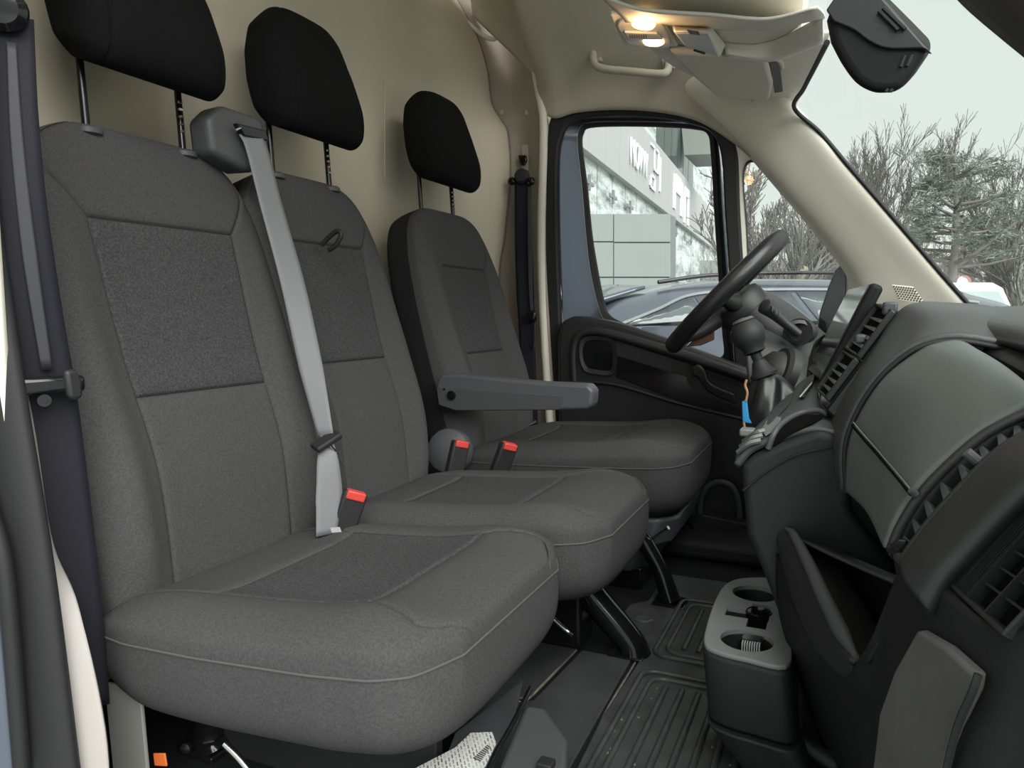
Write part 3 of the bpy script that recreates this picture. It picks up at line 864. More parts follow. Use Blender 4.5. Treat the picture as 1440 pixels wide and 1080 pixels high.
# top pad
tp = []
for y, xr, zr in ((2.40, -.02, .655), (2.2, .0, .66), (1.9, .03, .672), (1.62, .06, .69), (1.34, .085, .712), (1.2, .10, .712), (1.06, .17, .704), (.92, .20, .695), (.76, .22, .685), (.60, .24, .67)):
    xw = float(np.interp(y, [.6, .97, 1.46, 1.95, 2.4], [.33, .56, .635, .56, .33]))
    tp.append([(xr - .004, y, zr - .02), (xr + .02, y, zr), (xr + (xw - xr) * .35, y, zr + .012), (xr + (xw - xr) * .7, y, zr + .014), (xw, y, .712)])
patch('top_pad', tp, DASHT, dash, 40, 24, .012)
box('dash_core', (.37, 1.70, .56), (.32, 1.12, .15), BLKM, dash, b=.01)
box('under_pan', (.36, .86, .595), (.42, .46, .02), BLKM, dash, b=.004)
hump = PY([(1330, 452, 1.7), (1362, 444, 1.6), (1400, 444, 1.5), (1450, 454, 1.35)])
tube('demister_ridge', hump, [.006, .014, .016, .016], DASHM, dash, n=24, seg=10, flat=.5)
# arch-shaped band beside the centre vents
band = [PY([(1520, 462), (1450, 446), (1385, 434), (1330, 430), (1290, 430), (1264, 444), (1232, 490), (1197, 545), (1174, 590), (1170, 640), (1182, 700)], 1.215),
        PY([(1520, 488), (1460, 466), (1400, 450), (1340, 443), (1296, 452), (1254, 494), (1214, 548), (1190, 597), (1180, 650), (1190, 710)], 1.12),
        PY([(1520, 524), (1455, 499), (1395, 483), (1338, 476), (1286, 488), (1240, 524), (1206, 572), (1187, 625), (1188, 690)], 1.04)]
patch('arch_band', band, DASHT, dash, 16, 50, .01)
grv = PY([(1520, 528), (1455, 503), (1395, 487), (1338, 480), (1288, 491), (1242, 527), (1208, 575), (1189, 628), (1190, 692)], 1.035)
tube('groove', grv, .0035, RUB, dash, n=50, seg=8)
# domed storage lid
lid = [PY([(1358, 488), (1345, 484), (1322, 487), (1296, 497), (1250, 532), (1216, 580), (1198, 628), (1194, 690)], 1.02),
       PY([(1412, 524), (1398, 514), (1372, 516), (1340, 532), (1296, 566), (1262, 612), (1240, 660), (1224, 720)], .92),
       PY([(1474, 572), (1456, 566), (1420, 586), (1378, 612), (1330, 652), (1292, 690), (1264, 735), (1250, 772)], .80)]
LM = patch('upper_lid', lid, LIDM, dash, 30, 60, .01)


def surf(grid, n=50):
    A = np.array([cr(r, n) for r in grid])
    return np.array([cr(A[:, j], n) for j in range(n)]).transpose(1, 0, 2)


def hit(S, px, py, toward=.006):
    """where a sight line meets a sampled surface, lifted a little towards the seats"""
    d = cF + (px - 720) / FPX * cR + (540 - py) / FPX * cU
    Dv = S - CAM; tt = Dv @ d / (d @ d)
    e = np.linalg.norm(Dv - tt[..., None] * d, axis=-1)
    i = np.unravel_index(np.argmin(e), e.shape)
    return CAM + d * tt[i] * (1 - toward / np.linalg.norm(d * tt[i]))


LS = surf(lid)
tube('lid_parting_line', [hit(LS, x, y, .022) for x, y in ((1200, 594), (1216, 613), (1232, 631), (1250, 652), (1268, 673), (1283, 692))], .0008, mat('parting_grey', (.17, .18, .175), .5), LM, n=24, seg=6)
tube('lid_shadow_gap', [hit(LS, x, y, .020) for x, y in ((1198, 598), (1214, 617), (1230, 635), (1248, 656), (1266, 677), (1281, 696))], .0016, VOID, LM, n=24, seg=6)
lathe('lid_button', [(.0035, -.004), (.0035, .003), (0, .004)], hit(LS, 1284, 692, .018), (-.6, -.3, .6), DGREYP, LM, 12)
# shallow tray behind the lid
tl_ = PY([(1330, 478, 1.06), (1352, 486, 1.02), (1402, 516, .92), (1460, 566, .80), (1500, 600, .74)])
patch('tray', [tl_, tl_ + np.array([.004, 0, -.03]), tl_ + np.array([.05, .0, -.035]), tl_ + np.array([.14, 0, -.01])], BLKM, dash, 12, 20, .004)
patch('tray_ledge', [tl_ + np.array([.045, 0, -.025]), tl_ + np.array([.05, 0, -.008]), tl_ + np.array([.16, 0, .0])], DASHT, dash, 8, 20, .006)
# slim passenger vent: recess, rim and fins
vs_l = PY([(1452, 580), (1420, 592), (1378, 616), (1330, 658), (1292, 700), (1266, 742), (1254, 772)], .795)
vs_r = PY([(1470, 600), (1436, 616), (1400, 640), (1352, 688), (1312, 732), (1286, 766), (1270, 790)], .735)
vent_p = patch('side_vent', [vs_l, vs_l + np.array([.022, 0, -.02]), (vs_l + vs_r) / 2 + np.array([.04, 0, -.034]), vs_r + np.array([.022, 0, -.02]), vs_r], RUB, dash, 14, 30, .004)
rim = np.vstack([cr(vs_l, 24), cr(vs_r, 24)[::-1]])
tube('vent_rim', rim, .005, DASHM, vent_p, seg=8, closed=True)
vl, vr = cr(vs_l, 21), cr(vs_r, 21)
for k in range(3, 20, 2):
    a = vl[k] + np.array([.004, 0, -.004]); b = vr[k] + np.array([.002, 0, -.002])
    dn = np.array([.030, 0, -.020])
    along = (vl[k + 1] - vl[k - 1]); along /= np.linalg.norm(along)
    hexa('fin', [a, b, b + dn * .6, a + dn], [a + along * .004, b + along * .011, b + dn * .6 + along * .011, a + dn + along * .004], GREYP, vent_p, b=.001, seg=2)
lathe('vent_knob', [(.008, -.004), (.011, 0), (.011, .006), (.006, .010), (0, .010)], (vl[19] + vr[19]) / 2 + np.array([.002, 0, -.002]), (-.7, 0, .6), GLOSS, vent_p, 18)
lathe('vent_tab', [(.005, -.004), (.005, .008), (0, .009)], (vl[8] + vr[8]) / 2, (-.7, 0, .6), GREYP, vent_p, 10)
# band between slim vent and grille
bnd2 = [vs_r, PY([(1490, 622), (1462, 636), (1420, 664), (1374, 712), (1334, 754), (1300, 790), (1278, 820)], .705), PY([(1520, 640), (1490, 655), (1450, 684), (1400, 730), (1352, 780), (1322, 812), (1300, 850)], .685), PY([(1540, 660), (1510, 676), (1462, 700), (1412, 746), (1362, 794), (1330, 826), (1310, 870)], .70)]
patch('end_band', bnd2, DASHM, dash, 24, 40, .008)
# big end grille
gA, gB, gD = P(1332, 815, Y=.700), P(1410, 884, Y=.62), P(1446, 686, Y=.700)
gC = gB + (gD - gA)
nrm = np.cross(gB - gA, gD - gA); nrm /= np.linalg.norm(nrm)
if nrm @ (CAM - gA) < 0: nrm = -nrm
gr_b = hexa('end_grille', [gA - nrm * .03, gB - nrm * .03, gC - nrm * .03, gD - nrm * .03], [gA - nrm * .014, gB - nrm * .014, gC - nrm * .014, gD - nrm * .014], VOID, dash, b=0)
sc_ = [gA + (gA - gC) * .16, gB + (gB - gD) * .16, gC + (gC - gA) * .16, gD + (gD - gB) * .16]
hexa('grille_surround', [p - nrm * .036 for p in sc_], [p - nrm * .030 for p in sc_], BLK, dash, b=0)
fo = [gA + (gA - gC) * .045, gB + (gB - gD) * .045, gC + (gC - gA) * .045, gD + (gD - gB) * .045]
ring('grille_frame', fo, [gA, gB, gC, gD], -nrm * .04 + nrm * .004, BLK, gr_b, raw=True, b=.003)


def gpt(u, v, d=0): return gA + (gB - gA) * u + (gD - gA) * v + nrm * d


def bar(name, a, b, wd, dp, m, par):
    dr = (b - a) / np.linalg.norm(b - a)
    sd = np.cross(dr, nrm)
    lo_ = [a + sd * wd / 2, a - sd * wd / 2, b - sd * wd / 2, b + sd * wd / 2]
    return hexa(name, [p - nrm * dp for p in lo_], lo_, m, par, b=0)


for u in (.16, .20, .24, .28): bar('fine_louvre', gpt(u, .0, -.004), gpt(u, 1, -.004), .0014, .010, BLK, gr_b)
for u in (.10, .34, .66): bar('louvre', gpt(u, 0, -.002), gpt(u, 1, -.002), .0050 if u == .10 else .0020, .012, BLK, gr_b)
for v in (.17, .34, .51, .68, .85): bar('cross_louvre', gpt(.12, v, -.006), gpt(1, v + .02, -.006), .0018, .010, BLK, gr_b)

# shelf below the lid: back wall, floor, side and the curved lip
bk = PY([(1120, 757, 1.14), (1165, 778, 1.04), (1210, 798, .94), (1258, 818, .84)])
patch('shelf_back', [bk, bk + np.array([.06, 0, -.02]), bk + np.array([.07, 0, -.10]), bk + np.array([.06, 0, -.13])], BLK, dash, 16, 20, .006)
tube('shelf_edge_strip', bk, .002, DGREYP, dash, n=16, seg=6)
lip = PY([(1106, 744, 1.15), (1116, 752, 1.12), (1136, 790, 1.04), (1160, 842, .95), (1184, 890, .87), (1204, 924, .815)])
low_ = PY([(1098, 775, 1.15), (1104, 800, 1.12), (1120, 850, 1.04), (1146, 905, .95), (1178, 945, .87), (1206, 962, .82)])
patch('shelf_lip_wall', [lip + np.array([.008, 0, -.004]), lip + np.array([-.004, 0, -.006]), low_ + np.array([-.004, 0, .02]), low_], BLKM, dash, 14, 30, .006)
tube('shelf_lip', lip, [.003, .006, .008, .009, .009, .003], DGREYP, dash, n=40, seg=10)
patch('shelf_floor', [lip + np.array([.004, 0, -.022]), lip + np.array([.06, 0, -.035]), cr(bk, 6) + np.array([.055, 0, -.125])], BLK, dash, 12, 24, .006)
patch('shelf_side', [PY([(1258, 812, .84), (1242, 850, .835), (1224, 888, .825), (1205, 926, .805)]) + np.array([.02, 0, -.006]), PY([(1266, 808, .795), (1252, 850, .795), (1236, 890, .795), (1214, 930, .795)]), PY([(1278, 802, .775), (1262, 850, .775), (1246, 890, .778), (1222, 934, .785)])], DASHL, dash, 10, 16, .006)
# lower dash face
lowf = [PY([(1096, 778), (1096, 830), (1104, 880), (1130, 960), (1165, 1060), (1190, 1130)], 1.15),
        PY([(1122, 855), (1130, 890), (1142, 930), (1160, 990), (1185, 1060), (1205, 1130)], 1.03),
        PY([(1180, 945), (1186, 966), (1193, 988), (1204, 1030), (1216, 1080), (1226, 1140)], .87),
        PY([(1218, 920), (1220, 950), (1222, 985), (1222, 1025), (1226, 1080), (1230, 1145)], .80),
        PY([(1276, 800), (1264, 860), (1254, 920), (1243, 990), (1237, 1070), (1234, 1160)], .765),
        PY([(1318, 820), (1306, 900), (1298, 960), (1290, 1025), (1284, 1090), (1280, 1160)], .70),
        PY([(1430, 888), (1406, 940), (1392, 995), (1378, 1040), (1366, 1100), (1360, 1170)], .625),
        PY([(1530, 800), (1520, 900), (1510, 980), (1500, 1040), (1490, 1100), (1480, 1170)], .60)]
LF = patch('lower_face', lowf, DASHL, dash, 50, 30, .01)
glv = PY([(1306, 884, .692), (1348, 908, .655), (1392, 946, .622), (1384, 970, .622), (1362, 1020, .635), (1345, 1085, .645), (1338, 1130, .65), (1245, 1130, .735), (1240, 1085, .735), (1252, 1000, .735), (1274, 940, .72)])
slab('glove_box_lid', glv, (-.010, -.008, .0), mat('worn_lid_plastic', (.085, .083, .081), .6, bump=.3, scale=500, var=.15, vscale=15), dash, b=.004)
gl2 = PY([(1392, 946, .616), (1384, 970, .616), (1362, 1020, .628), (1345, 1085, .638), (1338, 1130, .642)])
tube('lid_gap', gl2 + np.array([-.008, -.006, 0]), .003, RUB, dash, n=20, seg=6)

# centre stack: side wall and vents
cs = PY([(1042, 655), (1060, 640), (1100, 622), (1150, 604), (1178, 612), (1188, 660), (1200, 720), (1262, 800), (1250, 880), (1190, 940), (1130, 960), (1100, 880), (1075, 812), (1050, 752)], 1.16)
CSd = slab('console_side', cs, (0, .55, 0), BLKM, dash, b=.012, seg=4)
tube('console_parting_line', PY([(1045, 690), (1080, 662), (1120, 640), (1172, 628)], 1.157), .0016, RUB, CSd, n=24, seg=6)
vf = [P(1268, 437, Y=1.20), P(1160, 578, Y=1.20), P(1143, 560, Y=1.36), P(1236, 424, Y=1.36)]
vfr = slab('centre_vent_panel', vf, (.045, 0, -.04), GLOSS, dash, b=.006)


def vf_pt(u, v, d=0):  # u down the panel, v across (0 near the camera)
    a = vf[0] + (vf[1] - vf[0]) * u; b = vf[3] + (vf[2] - vf[3]) * u
    n_ = np.array([-.72, 0, .69])
    return a + (b - a) * v + n_ * d


for (u0, u1) in ((.06, .47), (.53, .90)):
    vo = [vf_pt(u0, .12), vf_pt(u1, .12), vf_pt(u1, .80), vf_pt(u0, .80)]
    hexa('vent_opening_shade', [p + np.array([-.0006, 0, .0006]) for p in vo], [p + np.array([-.0016, 0, .0016]) for p in vo], VOID, vfr, b=0)  # thin black sheet painted for the shade inside the vent
    cen = np.mean(vo, 0)
    ring('vent_bezel', [p + (p - cen) * .12 for p in vo], vo, np.array([-.72, 0, .69]) * .010, BLK, vfr, raw=True, b=.003)
    for k in range(1, 5):
        u = u0 + (u1 - u0) * k / 5
        a, b = vf_pt(u, .12, .002), vf_pt(u, .80, .002)
        dn = (vf[1] - vf[0]) / np.linalg.norm(vf[1] - vf[0])
        n_ = np.array([-.72, 0, .69]); b = vf_pt(u + .012, .80, .002)
        hexa('fin', [a, b, b + dn * .0022, a + dn * .0022], [a + n_ * .009, b + n_ * .004, b + n_ * .004 + dn * .0022, a + n_ * .009 + dn * .006], GREYP, vfr, b=0)
box('vent_thumb_wheel', vf_pt(.36, .3, .012), (.016, .02, .014), GREYP, vfr, b=.004)
box('vent_end_button', vf_pt(.03, .25, .006), (.02, .03, .02), DGREYP, vfr, b=.004)
# driver side: instrument hood and column side
hood = [PY([(1046, 400), (1072, 410), (1100, 424), (1132, 448), (1166, 478), (1190, 500)], 2.24),
        PY([(1044, 408), (1072, 420), (1104, 440), (1134, 466), (1162, 494), (1186, 515)], 2.12),
        PY([(1042, 430), (1070, 445), (1100, 462), (1130, 486), (1156, 510), (1180, 530)], 2.02),
        PY([(1046, 475), (1072, 485), (1100, 500), (1126, 520), (1150, 540), (1172, 556)], 1.92),
        PY([(1052, 540), (1076, 545), (1102, 552), (1126, 562), (1148, 574), (1170, 585)], 1.86)]
IH = patch('instrument_hood', hood, DASHM, dash, 30, 30, .012)
lathe('column_cowl', [(.075, -.02), (.075, .0), (.068, .008), (.058, .010), (.050, .03), (.030, .045), (.0, .05)], P(1092, 528, Y=1.86), (-.72, -.35, .35), BLK, IH, 36)
# control pod with round dial beyond the screen
lathe('dial', [(.030, -.02), (.034, 0), (.030, .006), (.018, .006), (.016, .002), (0, .002)], P(1158, 492, Y=1.62), (-.8, -.4, .3), GLOSS, dash, 30)
patch('pod', [PY([(1140, 505), (1150, 480), (1172, 468), (1195, 470)], 1.66), PY([(1136, 540), (1150, 520), (1175, 505), (1200, 500)], 1.58), PY([(1142, 568), (1156, 560), (1180, 550), (1205, 545)], 1.5)], BLK, dash, 12, 16, .008)

# ------------------------------------------------------------------ touch screen standing off the dash
scr = thing('touch_screen', 'slim upright touch screen tablet beside the centre vents', 'screen')
s0, s1 = P(1153, 537, Y=1.34), P(1226, 396, Y=1.34)
fo_ = np.array([-.030, .25, -.002])
nn = np.cross(fo_, s1 - s0); nn /= np.linalg.norm(nn)
if nn[0] > 0: nn = -nn
hexa('housing', [s0, s0 + fo_, s1 + fo_, s1], [p - nn * .022 for p in (s0, s0 + fo_, s1 + fo_, s1)], HOUS, scr, b=.008, seg=4)
e1 = (s1 - s0)
hexa('glass_panel', [s0 + fo_ * .02 + e1 * .03, s0 + fo_ * .98 + e1 * .03, s0 + fo_ * .98 + e1 * .97, s0 + fo_ * .02 + e1 * .97], [p + nn * .002 for p in (s0 + fo_ * .02 + e1 * .03, s0 + fo_ * .98 + e1 * .03, s0 + fo_ * .98 + e1 * .97, s0 + fo_ * .02 + e1 * .97)], mat('screen_glass', (.03, .03, .03), .06, spec=1.0), scr, b=0)

# ------------------------------------------------------------------ steering wheel
sw = thing('steering_wheel', 'black steering wheel seen from its side before the driver door', 'steering wheel')
T_, B_ = P(1090, 342, Y=2.01), P(955, 478, Y=2.01)
wc = (T_ + B_) / 2; we = (T_ - B_) / np.linalg.norm(T_ - B_)
vv_ = np.array([.28, -2.01, 0.0]); vv_ = -(vv_ - we * (vv_ @ we)); vv_ /= np.linalg.norm(vv_)
EW = vv_ * .85 + EYV * .15; EW -= we * (EW @ we); EW /= np.linalg.norm(EW)
wn = np.cross(we, EW); wn = wn if wn[0] < 0 else -wn
Rw = .188
loop = [wc + Rw * (math.cos(a) * we + math.sin(a) * EW) for a in np.linspace(0, 2 * math.pi, 64, endpoint=False)]
tube('rim', loop, .0225, LEATH, sw, seg=16, closed=True)
lathe('hub', [(.065, -.05), (.072, -.02), (.068, -.005), (.05, .006), (0, .01)], wc - wn * .03, wn, BLK, sw, 30)
for a in (math.pi / 2, -math.pi / 2, math.pi * .86, math.pi * 1.14):
    d = math.cos(a) * we + math.sin(a) * EW
    tube('spoke', [wc + d * .05 - wn * .035, wc + d * .12 - wn * .025, wc + d * .182], [.026, .018, .013], BLK, sw, n=10, seg=10)
tube('column', [wc - wn * .06, wc - wn * .18, wc - wn * .30], [.055, .062, .07], BLKM, sw, n=8, seg=20)
slab('switch_trim', PY([(965, 488), (985, 468), (1004, 458), (1004, 478), (985, 486)], 1.98), (0, .01, 0), BROWN, sw, b=.002)
# stalk
st = thing('wiper_stalk', 'black control stalk with a ribbed knob behind the steering wheel', 'stalk')
tube('lever', [P(1124, 470, Y=1.93), P(1105, 455, Y=1.92), P(1090, 442, Y=1.91), P(1078, 433, Y=1.90)], [.010, .012, .015, .018], BLK, st, n=16, seg=14)
lathe('end_knob', [(.016, -.012), (.019, -.004), (.019, .006), (.013, .010), (0, .010)], P(1077, 432, Y=1.90), (-.6, -.6, .45), BLK, st, 20)
ring('socket_ring', [P(1124, 467, Y=1.945) + .05 * np.array([.75 * math.cos(a), .2 * math.cos(a), .6 * math.sin(a)]) for a in np.linspace(0, 6.28, 24, endpoint=False)], [P(1124, 467, Y=1.94) + .036 * np.array([.75 * math.cos(a), .2 * math.cos(a), .6 * math.sin(a)]) for a in np.linspace(0, 6.28, 24, endpoint=False)], (.005, .012, 0), BLK, st, raw=True)
lathe('socket_pit', [(.034, 0), (.034, .003), (0, .003)], P(1124, 467, Y=1.952), (-.3, -1, .1), RUB, st, 20)
for k in range(3):
    c = P(1086 + 5 * k, 434 + 4 * k, Y=1.885)
    box('rib', c, (.003, .004, .016), DGREYP, st, b=.001)

# ------------------------------------------------------------------ gear lever
gl = thing('gear_lever', 'black ball topped gear lever with a loose leather boot', 'gear lever')
kc = P(1052, 470, Y=1.50)
ga = np.array([.20, .0, -.50]); ga /= np.linalg.norm(ga)
lathe('knob', [(.0, -.034), (.012, -.032), (.024, -.022), (.031, -.008), (.032, .004), (.028, .018), (.021, .028), (.021, .036), (.014, .040), (0, .041)], kc, ga, BLKM, gl, 32)
lathe('knob_cap', [(.022, -.0265), (.018, -.0315), (.0, -.0335)], kc, ga, GREYP, gl, 28)
tube('shaft', [kc + ga * .035, kc + ga * .07], [.011, .009], BLKM, gl, seg=14)
lathe('collar', [(.012, .055), (.014, .06), (.020, .075), (.026, .082), (.026, .087)], kc, ga, BLKM, gl, 24)
# pleated boot
rings = []
b0 = kc + ga * .088; b1 = P(1092, 602, Y=1.50)
for i in range(22):
    t = i / 21
    cen = b0 + (b1 - b0) * t
    row = []
    for s in range(48):
        a = 2 * math.pi * s / 48
        r = (.022 + (.066 - .022) * (t ** .75))
        r *= 1 + (.16 * math.sin(a * 4 + 3 * t + 1) * math.sin(math.pi * min(1, t * 1.15)) + .07 * math.sin(a * 7 + 9 * t))
        row.append(cen + r * np.array([math.cos(a) * .95, math.sin(a), .28 * math.cos(a)]))
    rings.append(row)
mk('boot', np.array(rings).reshape(-1, 3), gridfaces(22, 48, wrapv=True), LEATH, gl, ang=80)

# ------------------------------------------------------------------ console top, tray, key
con = thing('centre_console', 'grey centre console tray with cup holders below the gear lever', 'console')
ct = [PY([(1036, 655), (1058, 632), (1095, 618), (1140, 606), (1180, 612)], 1.17),
      PY([(1040, 640), (1062, 618), (1098, 600), (1140, 590), (1178, 596)], 1.22),
      PY([(1046, 628), (1070, 602), (1104, 580), (1140, 562), (1176, 560)], 1.34),
      PY([(1050, 620), (1076, 592), (1110, 562), (1140, 540), (1170, 535)], 1.46),
      PY([(1052, 615), (1076, 585), (1110, 556), (1136, 534), (1160, 525)], 1.56)]
CT = patch('tray', ct, DGREYP, con, 24, 30, .01)
CTR = np.array([cr(r, 40) for r in ct]); CTS = np.array([cr(CTR[:, j], 40) for j in range(40)]).transpose(1, 0, 2)


def tp_(px, py, up=.007):
    """the tray surface where a sight line meets it"""
    d = cF + (px - 720) / FPX * cR + (540 - py) / FPX * cU
    Dv = CTS - CAM; tt = Dv @ d / (d @ d)
    e = np.linalg.norm(Dv - tt[..., None] * d, axis=-1)
    i = np.unravel_index(np.argmin(e), e.shape)
    return CAM + d * tt[i] + np.array([-.2, -.35, 1]) * up


def on_tray(name, pts, m, up=.007, h=.002, n=0, b=0):
    o = [tp_(x, y, up) for x, y in pts]
    if n: o = cr(np.array(o), n, True)
    return slab(name, o, np.array([-.2, -.35, 1]) * h, m, CT, b=b)


on_tray('tray_pocket_shade', [(1088, 634), (1094, 618), (1106, 604), (1128, 592), (1150, 590), (1158, 594), (1140, 604), (1112, 618)], VOID, .007, .001, n=40)  # flat black sheet painted for the shade down in the pocket
on_tray('tray_insert', [(1072, 612), (1084, 590), (1100, 594), (1094, 610), (1078, 620)], CUPM, .007, .002, b=.0006)
on_tray('gate_plate', [(1060, 622), (1078, 594), (1098, 568), (1118, 556), (1110, 574), (1088, 598), (1070, 622)], DGREYP, .006, .002, b=.0006)
tube('tray_rim', [tp_(x, y, .010) for x, y in ((1082, 640), (1090, 620), (1102, 604), (1126, 590), (1152, 586), (1166, 592))], .0045, GREYP, CT, n=30, seg=8)
on_tray('switch_bezel', [(1124, 566), (1130, 552), (1140, 536), (1146, 532), (1144, 546), (1132, 566)], STEELD, .007, .003, b=.001)
tube('switch_edge', [tp_(x, y, .011) for x, y in ((1126, 568), (1136, 556), (1145, 544), (1146, 532))], .0022, CHROME, CT, n=12, seg=6)
for k in range(3):
    tube('bracket_strip', [tp_(1040 + 4 * k, 644 - 8 * k, .010), tp_(1056 + 4 * k, 634 - 7 * k, .012), tp_(1072 + 2 * k, 628 - 7 * k, .010)], .0042, CUPM, CT, n=8, seg=6)
box('socket_cover', tp_(1054, 618, .014), (.026, .03, .014), CUPM, CT, b=.004)

key = thing('key_fob', 'blue key tag hanging from the ignition beside the gear boot', 'key')
slab('tag', PY([(1043, 565, 1.38), (1050, 562, 1.38), (1053, 588, 1.38), (1057, 596, 1.38), (1044, 594, 1.38)]), (0, .008, 0), BLUE, key, b=.002)
tube('cord', PY([(1050, 534, 1.38), (1048, 542, 1.38), (1051, 552, 1.38), (1049, 564, 1.38)]), .0022, mat('copper_cord', (.45, .24, .14), .5), key, n=14, seg=6)
tube('cord_loop', PY([(1046, 594, 1.38), (1048, 602, 1.38), (1056, 606, 1.38)]), .0022, MATS['copper_cord'], key, n=10, seg=6)

# cup holder block at the foot of the console, holes cut through
co = [P(a, b, Z=.225)[:2] for a, b in ((988, 905), (994, 872), (1008, 836), (1024, 818), (1050, 812), (1092, 814), (1112, 842), (1116, 905), (1108, 940), (1050, 930), (1005, 918))]
co = cr(np.array(co), 44, True)
blk = hexa('cup_holder', [(x + .012, y, .115) for x, y in co], [(x, y, .220) for x, y in co], BLKM, con, b=.006)
ctr_ = co.mean(0)
plate = hexa('cup_holder_plate', [(ctr_[0] + (x - ctr_[0]) * .97, ctr_[1] + (y - ctr_[1]) * .97, .219) for x, y in co], [(ctr_[0] + (x - ctr_[0]) * .97, ctr_[1] + (y - ctr_[1]) * .97, .227) for x, y in co], CUPM, con, b=.003)


def cut(o, cutters):
    for c in cutters:
        md_ = o.modifiers.new('cut', 'BOOLEAN'); md_.object = c; md_.operation = 'DIFFERENCE'; md_.solver = 'EXACT'
    bpy.context.view_layer.update()
    dg = bpy.context.evaluated_depsgraph_get()
    me = bpy.data.meshes.new_from_object(o.evaluated_get(dg))
    o.modifiers.clear()
    me.name = o.data.name
    o.data = me
    me.shade_smooth(); me.set_sharp_from_angle(angle=math.radians(35))


h1c, h2c = P(1050, 902, Z=.225), P(1062, 836, Z=.225)
cyls = [lathe('c', [(.034, -.085), (.040, .03)], h1c, (0, 0, 1), RUB, None, 40), lathe('c', [(.034, -.085), (.040, .03)], h2c, (0, 0, 1), RUB, None, 40)]
mid = (h1c + h2c) / 2
cyls.append(box('c', (mid + np.array([-.006, 0, -.02])), (.068, .034, .10), RUB, None, b=0))
cyls.append(box('c', (mid + np.array([.012, 0, -.02])), (.030, .10, .10), RUB, None, b=0))
cut(blk, cyls); cut(plate, cyls)
for c in cyls: bpy.data.objects.remove(c)
for hc in (h1c, h2c):
    lathe('cup_liner', [(.0395, -.006), (.0345, -.083), (.0, -.083)], hc, (0, 0, 1), VOID, blk, 40, caps=False)
lathe('cup_insert', [(.0, -.09), (.019, -.09), (.021, .004), (.019, .006), (.017, .002), (.015, -.03), (0, -.03)], mid + np.array([.010, .018, -.002]), (0, 0, 1), GLOSS, blk, 32, caps=False)
box('coin_slot', (h1c + np.array([.006, .020, -.016])), (.032, .026, .03), GLOSS, blk, b=.003)
for k in range(8):
    box('grip_rib', h1c + np.array([-.006 + .0035 * k, .002, -.012]), (.0016, .012, .02), LGREY, blk, b=0)
# body below
bodyb = [(x + .012, y, .112) for x, y in co]
cen = np.mean(bodyb, 0)
hexa('console_foot', [cen + (np.array(p) - cen) * np.array([.75, .9, 1]) + np.array([.075, -.01, -.105]) for p in bodyb], [np.array(p) + (np.array(p) - cen) * np.array([.05, .05, 0]) for p in bodyb], BLKM, con, b=.014, seg=4)
pats = [PY([(1000, 935, 1.30), (1040, 950, 1.20), (1105, 960, 1.12)]), PY([(1010, 985, 1.28), (1050, 1010, 1.18), (1120, 1030, 1.10)]), PY([(1060, 1030, 1.26), (1110, 1055, 1.16), (1185, 1080, 1.08)])]
patch('console_skirt', pats, BLKM, con, 14, 16, .02)

# ------------------------------------------------------------------ overhead shelf, lamp, visor, sensor housing
oh = thing('overhead_shelf', 'beige overhead storage shelf above the windscreen', 'overhead shelf')
ZB = 1.345
pls = [(-.15, 2.315), (-.19, 2.305), (-.26, 2.24), (-.366, 2.10), (-.43, 1.90), (-.455, 1.63), (-.445, 1.41), (-.445, 1.1), (-.42, .85), (-.33, .68), (-.19, .60), (-.125, .97), (-.092, 1.46), (-.118, 1.95)]
pls = cr(np.array(pls), 90, True)
c2 = pls.mean(0)
lo3 = [(x, y, ZB) for x, y in pls]
OS = mk('shelf_body', np.array([[(c2[0] + (x - c2[0]) * .86, c2[1] + (y - c2[1]) * .90, ZB - .004) for x, y in pls], lo3, [(c2[0] + (x - c2[0]) * 1.05, c2[1] + (y - c2[1]) * 1.0, ZB + .05) for x, y in pls], [(c2[0] + (x - c2[0]) * 1.10, c2[1] + (y - c2[1]) * 1.0, ZB + .14) for x, y in pls]]).reshape(-1, 3), gridfaces(4, 90, wrapv=True) + [tuple(range(90))[::-1], tuple(range(270, 360))], BEIGE, oh, ang=60)
# upper lip (the ledge seen above the lamp)
patch('console_ledge', [[P(840, -10, Z=1.30), P(900, 12, Z=1.30), P(1000, 20, Z=1.30), P(1080, 26, Z=1.30), P(1150, 10, Z=1.30)], [P(880, 28, Z=1.318), P(940, 30, Z=1.318), P(1010, 34, Z=1.318), P(1080, 34, Z=1.318), P(1158, 18, Z=1.318)], [P(868, 24, Z=1.34), P(940, 34, Z=1.34), P(1010, 40, Z=1.34), P(1080, 40, Z=1.34), P(1160, 24, Z=1.34)]], BEIGE, OS, 12, 24, .006)
patch('console_wall', [[P(1018, 60, Z=1.34), P(1060, 62, Z=1.34), P(1100, 52, Z=1.34), P(1157, 20, Z=1.34)], [P(1020, 76, Z=1.312), P(1080, 83, Z=1.312), P(1110, 74, Z=1.312), P(1158, 56, Z=1.312)], [P(1014, 80, Z=1.34), P(1075, 86, Z=1.34), P(1110, 78, Z=1.34), P(1158, 60, Z=1.34)]], BEIGE, OS, 10, 20, .005)

lamp = thing('ceiling_lamp', 'lit courtesy lamp set in the overhead shelf', 'lamp')
ZL = 1.338


def flat_z(name, px, z, h, m, par, b=.003, n=0):
    o = [P(a, c, Z=z) for a, c in px]
    if n: o = cr(np.array(o), n, True)
    return slab(name, o, (0, 0, h), m, par, b=b)


